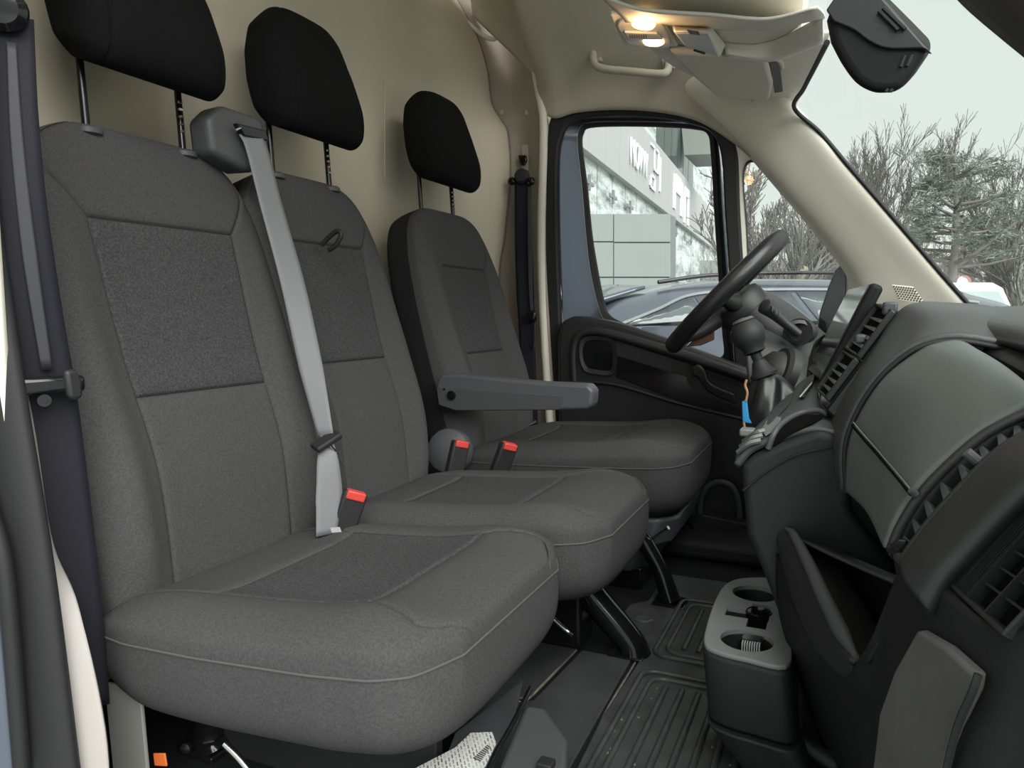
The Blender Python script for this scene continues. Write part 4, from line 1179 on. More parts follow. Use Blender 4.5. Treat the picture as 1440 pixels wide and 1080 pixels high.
bez = flat_z('bezel', [(858, 22), (930, 26), (936, 38), (954, 66), (880, 66), (868, 48)], ZL - .010, .012, BEIGE, lamp, .004)
flat_z('lens_plate', [(868, 36), (880, 28), (922, 28), (932, 36), (944, 62), (930, 68), (890, 64), (876, 52)], ZL - .016, .008, CLEARP, bez, .003, n=30)
flat_z('lit_lens', [(888, 36), (896, 30), (912, 30), (922, 36), (914, 43), (898, 42)], ZL - .021, .006, WARM, bez, .002, n=24)
flat_z('lit_lens', [(904, 60), (912, 57), (928, 58), (934, 62), (924, 66), (910, 65)], ZL - .021, .006, WARM, bez, .002, n=24)
flat_z('switch', [(878, 46), (924, 48), (932, 56), (884, 56)], ZL - .022, .006, LGREY, bez, .002)
for k in range(8):
    flat_z('switch_rib', [(885 + 3.2 * k, 49), (886.2 + 3.2 * k, 49), (887.2 + 3.2 * k, 54), (886 + 3.2 * k, 54)], ZL - .0235, .002, GREYP, bez, 0)
ll = bpy.data.lights.new('lamp_glow', 'POINT'); ll.energy = .35; ll.color = (1, .62, .3); ll.shadow_soft_size = .02
lo_ = bpy.data.objects.new('lamp_glow', ll); COL.objects.link(lo_); lo_.location = P(906, 46, Z=ZL - .05); lo_.parent = lamp

mod = thing('sensor_module', 'light grey switch module next to the lit ceiling lamp', 'switch module')
ma = [P(944, 34, Z=1.335), P(1000, 36, Z=1.335), P(1022, 62, Z=1.335), P(968, 66, Z=1.335)]
mb = [P(946, 44, Z=1.296), P(998, 44, Z=1.296), P(1014, 80, Z=1.296), P(964, 66, Z=1.296)]
hexa('case', mb, ma, BEIGE, mod, b=.006)
mcn = np.mean(mb, 0)
slab('cover', [mcn + (p - mcn) * .86 + np.array([0, 0, -.002]) for p in mb], (0, 0, .004), LGREY, mod, b=.001)
flat_z('notch', [(966, 43), (982, 45), (984, 50), (970, 48)], 1.2925, .002, GREYP, mod, .0005)
flat_z('notch', [(976, 70), (992, 75), (991, 77), (975, 72)], 1.2925, .002, RUB, mod, .0005)

vis = thing('sun_visor', 'folded beige driver sun visor under the overhead shelf', 'sun visor')
vz = [P(940, 74, Z=1.318), P(1078, 84, Z=1.318), P(1087, 120, Z=1.318), P(1082, 142, Z=1.318), P(1008, 138, Z=1.318), P(975, 110, Z=1.318)]
slab('flap', vz, (0, 0, .02), VISOR, vis, b=.010, seg=4)
tube('rod', [P(1078, 80, Z=1.335), P(1095, 84, Z=1.335), P(1100, 95, Z=1.34)], .006, VISOR, vis, n=10, seg=8)
flat_z('clip_recess', [(1082, 86), (1096, 86), (1102, 138), (1090, 136)], 1.333, .008, GREYP, vis, .001)

sn = thing('mirror_sensor_housing', 'black camera housing fixed to the windscreen where a mirror would hang', 'housing')
YS = 1.40
so = np.vstack([PY([(1160, 30)], YS), cr(PY([(1166, 62), (1182, 92), (1202, 118), (1226, 131), (1250, 132)], YS), 24), PY([(1268, 128), (1307, 70), (1272, 34), (1240, 2), (1226, -12), (1175, -12)], YS)])
hs_ = slab('case', so, (.02, .14, .05), HOUS, sn, b=.018, seg=5)
cv = np.vstack([PY([(1161, 14)], YS - .006), cr(PY([(1172, 30), (1200, 42), (1222, 58), (1248, 68), (1296, 68)], YS - .006), 24), PY([(1305, 70), (1240, -4), (1180, -14)], YS - .006)])
slab('cover', cv, (0.01, .03, .0), mat('cover_plastic', (.016, .0165, .019), .45, bump=.2, scale=600), hs_, b=.008)
for (a, b) in (((1236, 15), (1263, 42)), ((1242, 11), (1273, 41))):
    tube('vent_slit', PY([a, b], YS - .010), .0035, RUB, hs_, seg=6)
for (a, b) in (((1266, 94), (1272, 78)), ((1275, 93), (1282, 77)), ((1246, 129), (1249, 125)), ((1252, 129), (1255, 125))):
    tube('vent_slit', PY([a, b], YS - .001), .003, RUB, hs_, seg=6)

# ------------------------------------------------------------------ below the bench: storage box, label, rod, orange tag
bx = thing('storage_box', 'grey plastic storage box standing under the bench seat', 'box')
bt = [P(737, 990, Z=.135), P(768, 994, Z=.135), P(800, 1040, Z=.135), P(796, 1110, Z=.135), P(690, 1110, Z=.135)]
hexa('case', [p + np.array([-.01, 0, -.10]) for p in bt], bt, DGREYP, bx, b=.008)
tube('lid_edge', [P(746, 968, Z=.15), P(720, 1020, Z=.15), P(700, 1055, Z=.15), P(684, 1090, Z=.15)], .004, GLOSS, bx, n=14, seg=8)
hexa('inner_wall', [P(640, 1036, Z=.10), P(735, 962, Z=.10), P(722, 1018, Z=.10), P(690, 1090, Z=.10), P(620, 1090, Z=.10)], [p + np.array([0, 0, .006]) for p in (P(640, 1036, Z=.10), P(735, 962, Z=.10), P(722, 1018, Z=.10), P(690, 1090, Z=.10), P(620, 1090, Z=.10))], DGREYP, bx, b=.001)
box('clip', P(768, 1075, Z=.14), (.02, .02, .01), RUB, bx, b=.002)

PAPER = bpy.data.materials.new('printed_paper'); PAPER.use_nodes = True
pnn = PAPER.node_tree; pb = pnn.nodes['Principled BSDF']; pb.inputs['Roughness'].default_value = .7
ptc = pnn.nodes.new('ShaderNodeTexCoord'); pmp = pnn.nodes.new('ShaderNodeMapping'); pmp.inputs['Rotation'].default_value = (0, 0, .95); pmp.inputs['Scale'].default_value = (1, 1, 1)
pbr = pnn.nodes.new('ShaderNodeTexBrick')
pbr.inputs['Scale'].default_value = 1; pbr.inputs['Mortar Size'].default_value = .0016; pbr.inputs['Brick Width'].default_value = .012; pbr.inputs['Row Height'].default_value = .0050
pbr.inputs['Color1'].default_value = (.12, .12, .12, 1); pbr.inputs['Color2'].default_value = (.6, .6, .58, 1); pbr.inputs['Mortar'].default_value = (.72, .72, .68, 1)
pnn.links.new(ptc.outputs['Object'], pmp.inputs[0]); pnn.links.new(pmp.outputs[0], pbr.inputs[0]); pnn.links.new(pbr.outputs[0], pb.inputs['Base Color'])
pp_ = [(578, 1084), (640, 1052), (662, 1031), (692, 1030), (698, 1046), (680, 1084), (675, 1110), (578, 1110)]
lab = slab('paper_label', [P(a, b, Z=.112) for a, b in pp_], (0, 0, .0008), PAPER, None, b=0)
tag(lab, 'white printed paper label with barcode beneath the bench seat', 'label')
BAR = mat('barcode_ink', (.05, .05, .05), .7)
for k in range(9):
    a0 = 668 + k * .6; 
    slab('bar', [P(665 + k * 2.4, 1066 - k * 2.2, Z=.114), P(665.9 + k * 2.4, 1066 - k * 2.2 - .8, Z=.114), P(677 + k * 1.6, 1070 - k * 2.4, Z=.114), P(676 + k * 1.6, 1070.6 - k * 2.4, Z=.114)], (0, 0, .0004), BAR, lab, b=0)
ot = tag(slab('orange_tag', PY([(215, 1060), (231, 1060), (234, 1078), (217, 1077)], .72), (0, .003, 0), ORANGE, None, b=.001), 'small orange tag in the dark under the bench cushion', 'tag')
rd = tag(tube('metal_rod', PY([(316, 1046), (336, 1066), (360, 1096)], .72), .005, CHROME, None, n=12, seg=10), 'bright metal rod slanting below the bench cushion', 'rod')
lathe_o = tag(lathe('bolt', [(.008, 0), (.008, .006), (.004, .008), (0, .008)], P(264, 1050, Y=.74), (.2, -1, 0), STEELD, None, 14), 'dark bolt head beside the orange tag', 'bolt')
# dark kick panel behind these
kp = tag(slab('seat_plinth', [(-.93, .86, .0), (-.50, .86, .0), (-.50, .86, .17), (-.93, .86, .17)], (0, .02, 0), BLKM, None, b=.003), 'black steel plinth panel below the bench cushion', 'panel')


# ------------------------------------------------------------------ outside
GZ = -.62
ASPH = mat('wet_asphalt', (.30, .305, .31), .5, bump=.3, scale=40, var=.2, vscale=1.5)
CARP = mat('blue_grey_car_paint', (.10, .115, .145), .22, .4, coat=.6)
CARG = mat('tinted_car_glass', (.10, .115, .125), .10, spec=.8)
BARK = mat('grey_bark', (.20, .19, .17), .9, var=.3, vscale=3)
BARKG = mat('mossy_bark', (.22, .235, .155), .9, var=.3, vscale=3)
HAZE = mat('hazy_twigs', (.36, .36, .34), .95)  # paler twig colour, distance haze put into it
TWIG = mat('grey_twigs', (.165, .16, .145), .9)
PINEM = mat('pine_needles', (.20, .235, .195), .9, var=.3, vscale=2)
WHITEP = mat('white_cladding', (.325, .36, .345), .5, var=.02, vscale=1)
WHITEV = mat('white_van_paint', (.78, .80, .80), .35)
FBAND = mat('grey_sign_band', (.42, .43, .42), .6)
SIGNW = mat('sign_white', (.86, .90, .92), .5)
MULL = mat('mullion_grey', (.22, .24, .24), .5)
FDARK = mat('dark_glass', (.06, .085, .08), .15)
ground = struct(mk('ground', [(-120, -90, GZ), (120, -90, GZ), (120, 140, GZ), (-120, 140, GZ)], [(0, 1, 2, 3)], ASPH, None))
ground['label'] = 'wet grey asphalt of the car park'

# facade glass: tree and sky reflections painted as noise in the colour
FGL = bpy.data.materials.new('painted_reflection_glass'); FGL.use_nodes = True
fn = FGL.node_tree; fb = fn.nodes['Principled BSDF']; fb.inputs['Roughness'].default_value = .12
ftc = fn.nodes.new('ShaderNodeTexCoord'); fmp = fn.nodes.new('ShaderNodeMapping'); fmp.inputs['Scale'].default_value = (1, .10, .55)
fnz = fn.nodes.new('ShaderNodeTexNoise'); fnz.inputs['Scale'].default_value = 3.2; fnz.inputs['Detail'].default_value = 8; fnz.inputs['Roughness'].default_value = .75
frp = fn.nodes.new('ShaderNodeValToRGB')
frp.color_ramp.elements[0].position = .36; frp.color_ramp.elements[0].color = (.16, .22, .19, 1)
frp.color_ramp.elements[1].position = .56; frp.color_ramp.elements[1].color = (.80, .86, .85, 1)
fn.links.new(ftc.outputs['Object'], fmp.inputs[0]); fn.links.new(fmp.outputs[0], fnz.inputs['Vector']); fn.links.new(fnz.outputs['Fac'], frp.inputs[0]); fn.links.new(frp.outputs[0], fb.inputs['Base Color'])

# --- showroom building with a glazed front running away from the van
FD = 6.0
fa = math.radians(3.05)
fdir = np.array([-math.sin(fa), math.cos(fa), 0]); fnrm = np.array([-math.cos(fa), -math.sin(fa), 0])


def fs(px, D=FD):
    """distance along the facade for a picture column"""
    rel = math.radians(20.95) - math.atan((px - 720) / 1045)
    return D / math.tan(rel)


def fp(s, h, out=0.0):
    return CAM + fnrm * (FD - out) + fdir * s + np.array([0, 0, h])


bld = thing('showroom_building', 'glass fronted showroom with a grey sign band beyond the driver window', 'building')
S0, S1 = 15.0, 62.0
cols_ = np.linspace(S0, S1, 24)
core = hexa('core', [fp(S0, GZ - .72 + .0, -.4), fp(S1, GZ - .72, -.4), fp(S1, GZ - .72, -14), fp(S0, GZ - .72, -14)], [fp(S0, 13, -.4), fp(S1, 13, -.4), fp(S1, 13, -14), fp(S0, 13, -14)], MULL, bld, b=0)
for i in range(len(cols_) - 1):
    a, b = cols_[i] + .06, cols_[i + 1] - .06
    for (h0, h1) in ((-1.3, 1.6), (1.66, 4.72), (7.0, 11.5)):
        dark = h0 >= 7 and 33 < cols_[i] < 44
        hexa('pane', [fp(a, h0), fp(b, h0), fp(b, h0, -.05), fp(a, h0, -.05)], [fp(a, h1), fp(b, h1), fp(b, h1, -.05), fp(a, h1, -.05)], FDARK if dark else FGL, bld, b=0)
for i in range(0, len(cols_) - 1):
    a, b = cols_[i] + .01, cols_[i + 1] - .01
    hexa('band_panel', [fp(a, 4.62, .25), fp(b, 4.62, .25), fp(b, 4.62, -.2), fp(a, 4.62, -.2)], [fp(a, 7.12, .25), fp(b, 7.12, .25), fp(b, 7.12, -.2), fp(a, 7.12, -.2)], FBAND, bld, b=0)
# small cross-shaped glass fixings
for (a, b) in ((827, 257), (861, 277), (885, 291), (950, 327), (962, 333), (971, 339), (990, 349)):
    s = fs(a); dep = s
    dd = P(a, b, Y=1.0) - CAM
    # meet the facade plane
    t = ((CAM + fnrm * (FD - .1) - CAM) @ fnrm) / (dd @ fnrm)
    c = CAM + dd * t
    k = .018 * t ** .5
    f1 = hexa('glass_fixing', [c - fdir * .5 - np.array([0, 0, .05]), c + fdir * .5 - np.array([0, 0, .05]), c + fdir * .5 + np.array([0, 0, .05]), c - fdir * .5 + np.array([0, 0, .05])], [p - fnrm * .06 for p in (c - fdir * .5 - np.array([0, 0, .05]), c + fdir * .5 - np.array([0, 0, .05]), c + fdir * .5 + np.array([0, 0, .05]), c - fdir * .5 + np.array([0, 0, .05]))], MULL, bld, b=0)
    hexa('fixing_arm', [c - fdir * .08 - np.array([0, 0, .22]), c + fdir * .08 - np.array([0, 0, .22]), c + fdir * .08 + np.array([0, 0, .22]), c - fdir * .08 + np.array([0, 0, .22])], [p - fnrm * .07 for p in (c - fdir * .08 - np.array([0, 0, .22]), c + fdir * .08 - np.array([0, 0, .22]), c + fdir * .08 + np.array([0, 0, .22]), c - fdir * .08 + np.array([0, 0, .22]))], MULL, f1, b=0)


def sign_text(txt, s, h, size, stretch, m, length):
    cu = bpy.data.curves.new('sign_text', 'FONT'); cu.body = txt; cu.size = size; cu.extrude = .03
    tmp = bpy.data.objects.new('tmp', cu); COL.objects.link(tmp)
    bpy.context.view_layer.update()
    me = bpy.data.meshes.new_from_object(tmp.evaluated_get(bpy.context.evaluated_depsgraph_get()))
    bpy.data.objects.remove(tmp); bpy.data.curves.remove(cu)
    o = bpy.data.objects.new('sign_letters', me); me.materials.clear(); me.materials.append(m); COL.objects.link(o); o.parent = bld
    xs_ = [v.co.x for v in me.vertices]; stretch = length / (max(xs_) - min(xs_))
    base = fp(s, h, .30)
    mm = Matrix.Identity(4)
    for r in range(3):
        mm[r][0] = fdir[r] * stretch; mm[r][1] = (0, 0, 1)[r]; mm[r][2] = -fnrm[r]; mm[r][3] = base[r]
    me.transform(mm)
    return o


sign_text('NOWY', fs(883, FD - .3), 5.30, 1.36, None, SIGNW, fs(907, FD - .3) - fs(883, FD - .3))


def sign_bar(s0, s1, h0, h1, m=SIGNW, name='sign_mark'):
    hexa(name, [fp(s0, h0, .26), fp(s1, h0, .26), fp(s1, h0, .31), fp(s0, h0, .31)], [fp(s0, h1, .26), fp(s1, h1, .26), fp(s1, h1, .31), fp(s0, h1, .31)], m, bld, b=0)


# outlined block glyphs after the word
s_ = fs(911, FD - .3); e_ = fs(926, FD - .3)
L_ = e_ - s_
for (u0, u1, v0, v1) in ((.05, .5, 0, .06), (.05, .5, .27, .33), (.05, .5, .94, 1.0), (.05, .14, 0, .33), (.42, .5, .05, .33), (.35, .8, .45, .51), (.35, .8, .94, 1), (.35, .43, .45, 1), (.72, .8, .45, 1), (.9, 1.0, .1, .9), (.0, .12, .05, .12)):
    sign_bar(s_ + u0 * L_, s_ + u1 * L_, 5.05 + v0 * 1.8, 5.05 + v1 * 1.8)
# white panel with outlined square, and pale shapes further along the band
sa, sb = fs(838, FD - .3), fs(861, FD - .3)
sign_bar(sa, sb, 6.10, 7.10)
for (u0, u1, v0, v1) in ((.5, .9, .25, .31), (.5, .9, .75, .81), (.5, .56, .25, .8), (.84, .9, .25, .6)):
    hexa('sign_mark', [fp(sa + u0 * (sb - sa), 6.1 + v0, .31), fp(sa + u1 * (sb - sa), 6.1 + v0, .31), fp(sa + u1 * (sb - sa), 6.1 + v0, .33), fp(sa + u0 * (sb - sa), 6.1 + v0, .33)], [fp(sa + u0 * (sb - sa), 6.1 + v1, .31), fp(sa + u1 * (sb - sa), 6.1 + v1, .31), fp(sa + u1 * (sb - sa), 6.1 + v1, .33), fp(sa + u0 * (sb - sa), 6.1 + v1, .33)], FBAND, bld, b=0)
for (a, b, v0, v1) in ((944, 947, 5.3, 7.0), (947, 954, 6.2, 7.1), (954, 957, 5.2, 7.0), (960, 966, 6.5, 7.0), (959, 961, 5.0, 6.9), (964, 966, 5.0, 6.6)):
    sign_bar(fs(a, FD - .3), fs(b, FD - .3), v0 * .95, v1 * .95)
# canopy over the far corner
c0 = PY([(958, 172), (1012, 176), (1012, 216), (962, 218)], 40)
slab('canopy', c0, (0, 3.5, 0), mat('canopy_soffit', (.25, .27, .24), .7), bld, b=0)

# --- white panelled porch facing the van
porch = thing('panelled_porch', 'pale white panelled block in front of the glass building', 'building')
YP = 13.0
cells = [((824, 862), (301, 339)), ((824, 862), (341, 389)), ((824, 862), (391, 520)), ((863.5, 942), (301, 340)), ((863.5, 942), (342, 389)), ((863.5, 942), (391, 520))]
for (xa, xb), (ya, yb) in cells:
    o_ = PY([(xa, yb), (xb, yb), (xb, ya), (xa, ya)], YP)
    slab('panel', o_, (0, .06, 0), WHITEP, porch, b=0)
o_ = PY([(824, 521), (942, 521), (942, 301), (824, 301)], YP + .04)
slab('backing', o_, (0, .5, 0), MULL, porch, b=0)
# low white hall far behind
hall = thing('low_hall', 'long low white hall behind the parked car', 'building')
o_ = PY([(984, 470), (1166, 470), (1166, 366), (984, 366)], 44)
slab('wall', o_, (0, 10, 0), WHITEP, hall, b=0)
slab('plinth_band', PY([(984, 392), (1166, 392), (1166, 384), (984, 384)], 43.9), (0, .1, 0), MULL, hall, b=0)
for k in range(5):
    a = 1000 + 34 * k
    slab('joint', PY([(a, 384), (a + .8, 384), (a + .8, 366), (a, 366)], 43.9), (0, .05, 0), MULL, hall, b=0)

# --- parked car
car = thing('parked_car', 'blue grey estate car parked beside the van', 'car')
CY0, CW = 3.36, 1.82
cyc = CY0 + CW / 2
stn = [(-1.16, .60, .10, .42, .44), (-1.10, .76, -.32, .58, .60), (-.95, .86, -.36, .63, .74), (-.70, .90, -.36, .645, .815), (-.30, .91, -.37, .65, .875), (.30, .91, -.38, .645, .895), (.95, .91, -.38, .635, .87), (1.5, .91, -.38, .62, .78), (2.05, .90, -.37, .56, .575), (2.7, .88, -.36, .47, .49), (3.2, .82, -.34, .36, .38), (3.42, .62, -.2, .2, .22)]
stn = np.array(stn)
stn = cr(stn, 70)
RG = []
for x, hw, zb, zt, zr in stn:
    gh = max(0, zr - zt)
    inset = min(.30, gh * 1.15)
    pts = [(-hw * .9, zb), (-hw, zb + .12), (-hw, (zb + zt) / 2), (-hw * .985, zt - .01), (-hw * .97, zt), (-(hw - .10 - inset * .55), zt + gh * .70), (-(hw - .16 - inset * .6), zt + gh * .93), (-(hw - .30 - inset * .6), zt + gh), (0, zt + gh * 1.03)]
    full = pts + [(-a, b) for a, b in pts[::-1][1:]]
    RG.append([(x, cyc + a, b) for a, b in full])
kk = len(RG[0])
mk('body', np.array(RG).reshape(-1, 3), gridfaces(len(RG), kk, wrapv=True) + [tuple(range(kk)), tuple((len(RG) - 1) * kk + j for j in range(kk))[::-1]], CARP, car, ang=50)
RGA = np.array(RG)


def car_pt(x, t, out=.004, side=0):
    """point on the near greenhouse side: t 0 belt .. 1 roof edge"""
    i = int(np.argmin(np.abs(stn[:, 0] - x)))
    a, b = RGA[i][4], RGA[i][5]
    p = a + (b - a) * t
    q = np.array([x, p[1] - out, p[2] + out * .4])
    if side: q[1] = 2 * cyc - q[1]
    return q


for sd in (0, 1):
    for (xa, xb, ra, rb) in ((-.93, -.52, .16, .93), (-.50, .08, .93, .95), (.12, .72, .95, .95), (.76, 1.30, .95, .90)):
        A_ = [car_pt(x, .05, side=sd) for x in np.linspace(xa, xb, 8)]
        B_2 = [car_pt(x, t, side=sd) for x, t in zip(np.linspace(xa, xb, 8), np.linspace(ra, rb, 8))]
        solid(mk('side_window', np.vstack([A_, B_2]), gridfaces(2, 8), CARG, car), .004)
    ch = [car_pt(x, t, .010, sd) for x, t in ((-.98, .10), (-.75, .60), (-.52, 1.0), (-.2, 1.03), (.3, 1.03), (.8, 1.02), (1.3, .97))]
    tube('chrome_strip', ch, .008, CHROME, car, n=40, seg=6)
    tube('belt_strip', [car_pt(x, .0, .010, sd) for x in np.linspace(-1.0, 1.4, 8)], .008, GLOSS, car, n=30, seg=6)
rw = [[(-1.13, cyc - .60, .60), (-1.13, cyc, .61), (-1.13, cyc + .60, .60)], [(-.93, cyc - .50, .775), (-.93, cyc, .79), (-.93, cyc + .50, .775)]]
patch('rear_window', rw, mat('wet_dark_glass', (.02, .022, .024), .25, bump=.8, scale=60), car, 6, 12, .02)
patch('roof_spoiler', [[(-1.02, cyc - .62, .755), (-1.04, cyc, .785), (-1.02, cyc + .62, .755)], [(-.72, cyc - .56, .835), (-.72, cyc, .86), (-.72, cyc + .56, .835)]], CARP, car, 6, 14, .018)
tube('roof_rail', [(-.65, CY0 + .34, .862), (-.3, CY0 + .335, .905), (.4, CY0 + .335, .925), (.95, CY0 + .34, .90)], .011, GLOSS, car, n=24, seg=8)
patch('windscreen', [[(1.95, cyc - .70, .585), (2.0, cyc, .60), (1.95, cyc + .70, .585)], [(1.28, cyc - .52, .85), (1.25, cyc, .87), (1.28, cyc + .52, .85)]], CARG, car, 6, 12, .01)
for x in (-.42, 2.42):
    for yy in (CY0 + .02, CY0 + CW - .02):
        s = -1 if yy < cyc else 1
        wl = lathe('wheel', [(.02, -.02), (.24, .0), (.25, .05), (.33, .05), (.345, .0), (.345, -.15), (.30, -.17)], (x, yy, GZ + .345), (0, s, 0), RUB, car, 32)
        lathe('hub', [(.23, .0), (.22, .03), (.06, .035), (0, .04)], (x, yy, GZ + .345), (0, s, 0), CHROME, wl, 24)
for yy in (cyc - .66, cyc + .66): box('tail_light', (-1.11, yy, .40), (.06, .34, .10), RED, car, b=.02)
for yy in (cyc - .6, cyc + .6): box('head_light', (3.28, yy, .18), (.12, .32, .10), CLEARP, car, b=.02)
for yy in (CY0 - .06, CY0 + CW + .06): box('door_mirror', (1.28, yy, .66), (.12, .16, .11), CARP, car, b=.03)
box('number_plate', (-1.165, cyc, .12), (.01, .5, .11), WHITEV, car, b=.002)

# the car stands turned away from the van
CR4 = Matrix.Translation((-1.05, 3.40, 0)) @ Matrix.Rotation(math.radians(38), 4, 'Z') @ Matrix.Translation((1.10, -3.36, .02))
for o in car.children_recursive:
    if o.type == 'MESH': o.data.transform(CR4)

# --- the van's own door mirror
mr = thing('door_mirror', 'black wet door mirror outside the quarter window', 'mirror')
mo_ = PY([(1148, 466), (1152, 440), (1164, 404), (1174, 380), (1183, 371), (1191, 374), (1192, 398), (1184, 430), (1170, 462), (1158, 478)], 2.70)
slab('shell', mo_, (.03, .19, 0), GLOSS, mr, b=.006, seg=2)
mg = PY([(1158, 470), (1172, 455), (1186, 424), (1192, 392), (1196, 410), (1190, 440), (1178, 468)], 2.72) + np.array([.012, 0, 0])
slab('mirror_glass', mg, (.02, .15, 0), mat('mirror_face', (.6, .65, .64), .05, 1), mr, b=0)
tube('arm', [P(1160, 478, Y=2.72), P(1158, 500, Y=2.62), P(1160, 520, Y=2.50)], .03, BLK, mr, n=10, seg=10)


# ------------------------------------------------------------------ trees
def branch_mesh(segs, name, m, par, sides=5):
    V, F = [], []
    for (p0, p1, r0, r1) in segs:
        d = p1 - p0; L = np.linalg.norm(d)
        if L < 1e-5: continue
        d = d / L
        t = np.array([0, 0, 1.0]) if abs(d[2]) < .9 else np.array([1.0, 0, 0])
        u = np.cross(d, t); u /= np.linalg.norm(u); v = np.cross(d, u)
        k = len(V)
        for c, r in ((p0, r0), (p1, r1)):
            for s in range(sides):
                a = 2 * math.pi * s / sides
                V.append(c + r * (math.cos(a) * u + math.sin(a) * v))
        for s in range(sides):
            F.append((k + s, k + (s + 1) % sides, k + sides + (s + 1) % sides, k + sides + s))
    me = bpy.data.meshes.new(name)
    me.from_pydata([tuple(map(float, v)) for v in V], [], F)
    me.materials.append(m); me.shade_smooth()
    o = bpy.data.objects.new(name, me); COL.objects.link(o); o.parent = par
    return o


def grow(h, seed, depth=5, lean=0, up=.35, spread=.75, r0=None, twigs=4, start=.3):
    R = np.random.default_rng(seed)
    trunk, br = [], []
    r0 = r0 or h * .016
    def rec(p, d, L, r, lev):
        n = 3 if lev < 2 else 2
        for i in range(n):
            d = d + R.normal(0, .13, 3) + np.array([0, 0, .06 * up])
            d /= np.linalg.norm(d)
            q = p + d * L / n
            r2 = r * .84
            (trunk if lev == 0 else br).append((p, q, r, r2))
            if lev < depth and (lev > 0 or (i + 1) / n > start):
                for b in range(2 if lev < depth - 1 else R.integers(1, twigs)):
                    ax = R.normal(0, 1, 3); ax -= d * (ax @ d); ax /= np.linalg.norm(ax)
                    nd = d * math.cos(spread) + ax * math.sin(spread) * R.uniform(.6, 1.1) + np.array([0, 0, up * .4])
                    nd /= np.linalg.norm(nd)
                    rec(p + (q - p) * R.uniform(.3, 1), nd, L * R.uniform(.48, .72), r2 * .58, lev + 1)
            p, r = q, r2
    rec(np.zeros(3), np.array([lean, 0, 1.0]), h * .5, r0, 0)
    # scale to the wanted height
    top = max(s[1][2] for s in trunk + br)
    k = h / top
    f = lambda L: [(a * k, b * k, c, d) for a, b, c, d in L]
    return f(trunk), f(br)


def place_tree(px, top, Y, seed, label, group=None, m=BARK, mt=TWIG, rmin=.008, **kw):
    b = P(px, 440, Y=Y); hh = P(px, top, Y=Y)[2] - GZ
    t = thing('bare_tree', label, 'tree', group)
    tr_, br_ = grow(hh, seed, **kw)
    tr_ = [(a, c, max(r, rmin * 2), max(q, rmin * 2)) for a, c, r, q in tr_]
    br_ = [(a, c, max(r, rmin), max(q, rmin)) for a, c, r, q in br_]
    off = np.array([b[0], b[1], GZ])
    branch_mesh([(a + off, c + off, r, q) for a, c, r, q in tr_], 'trunk', m, t, 8)
    branch_mesh([(a + off, c + off, r, q) for a, c, r, q in br_], 'branches', mt, t, 4)
    return t


place_tree(1100, 190, 13, 11, 'mossy trunked bare tree behind the quarter window', None, BARKG, TWIG, depth=4, spread=.6, up=.5, r0=.14, rmin=.006, start=.0)
place_tree(1070, 205, 17, 5, 'bare tree against the door side edge of the quarter window', None, BARK, BARK, depth=5, spread=.55, up=.6, rmin=.009)
place_tree(1150, 250, 19, 23, 'thin bare tree near the far edge of the quarter window', None, BARK, TWIG, depth=5, spread=.6, up=.6, rmin=.009)
place_tree(1165, 172, 30, 31, 'fine twigged bare tree nearest the windscreen pillar', None, BARK, TWIG, depth=5, spread=.42, up=.6, rmin=.007, twigs=6)
place_tree(1205, 186, 32, 32, 'bare tree second along from the windscreen pillar', None, BARK, TWIG, depth=5, spread=.42, up=.6, rmin=.007, twigs=6)
place_tree(1232, 192, 31, 33, 'round topped bare tree between the pillar and the pine', None, BARK, TWIG, depth=5, spread=.42, up=.6, rmin=.008, twigs=6)
place_tree(1446, 160, 27, 41, 'tall spreading bare tree at the far end of the windscreen view', None, BARK, TWIG, depth=5, spread=.5, up=.5, rmin=.006, twigs=6)
place_tree(1398, 285, 32, 43, 'slim bare tree just past the pine', None, BARK, TWIG, depth=5, spread=.5, up=.8, rmin=.008)
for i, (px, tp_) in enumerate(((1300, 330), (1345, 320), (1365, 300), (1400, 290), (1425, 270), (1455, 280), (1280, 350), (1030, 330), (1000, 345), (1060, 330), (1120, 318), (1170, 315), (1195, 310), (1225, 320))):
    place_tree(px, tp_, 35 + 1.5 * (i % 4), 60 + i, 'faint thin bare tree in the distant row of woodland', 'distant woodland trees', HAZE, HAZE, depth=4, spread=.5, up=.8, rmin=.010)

# pine
pb_ = P(1322, 440, Y=22); ph = P(1322, 218, Y=22)[2] - GZ
pine = thing('pine_tree', 'flat topped dark pine tree rising beyond the windscreen', 'tree')
off = np.array([pb_[0], pb_[1], GZ])
R = np.random.default_rng(3)
tk = [np.array([.25 * math.sin(z * .5), 0, z]) for z in np.linspace(0, ph * .97, 10)]
branch_mesh([(tk[i] + off, tk[i + 1] + off, .16 - .014 * i, .146 - .014 * i) for i in range(9)], 'trunk', BARK, pine, 8)
bs, cl = [], []
for i in range(34):
    z = ph * R.uniform(.42, 1.0); a = R.uniform(0, 6.28)
    L = ph * (.30 * (1 - ((z / ph - .58) / .55) ** 2)) * R.uniform(.6, 1.1)
    p = np.array([.25 * math.sin(z * .5), 0, z]) + off
    d = np.array([math.cos(a), math.sin(a), R.uniform(.0, .35)])
    q = p + d * L
    bs.append((p, p + (q - p) * .5 + np.array([0, 0, -.05]), .05, .035)); bs.append((p + (q - p) * .5 + np.array([0, 0, -.05]), q, .035, .015))
    for k in range(4): cl.append((p + (q - p) * R.uniform(.5, 1.08) + R.normal(0, .14, 3), R.uniform(.22, .42)))
bs.append((np.array([.2, 0, ph * .45]) + off, np.array([2.1, .4, ph * .76]) + off, .06, .03))
for k in range(9): cl.append((np.array([2.1, .4, ph * .76]) + off + R.normal(0, .35, 3) * np.array([1.3, 1, .5]), .36))
branch_mesh(bs, 'boughs', BARK, pine, 5)
NV, NF = [], []
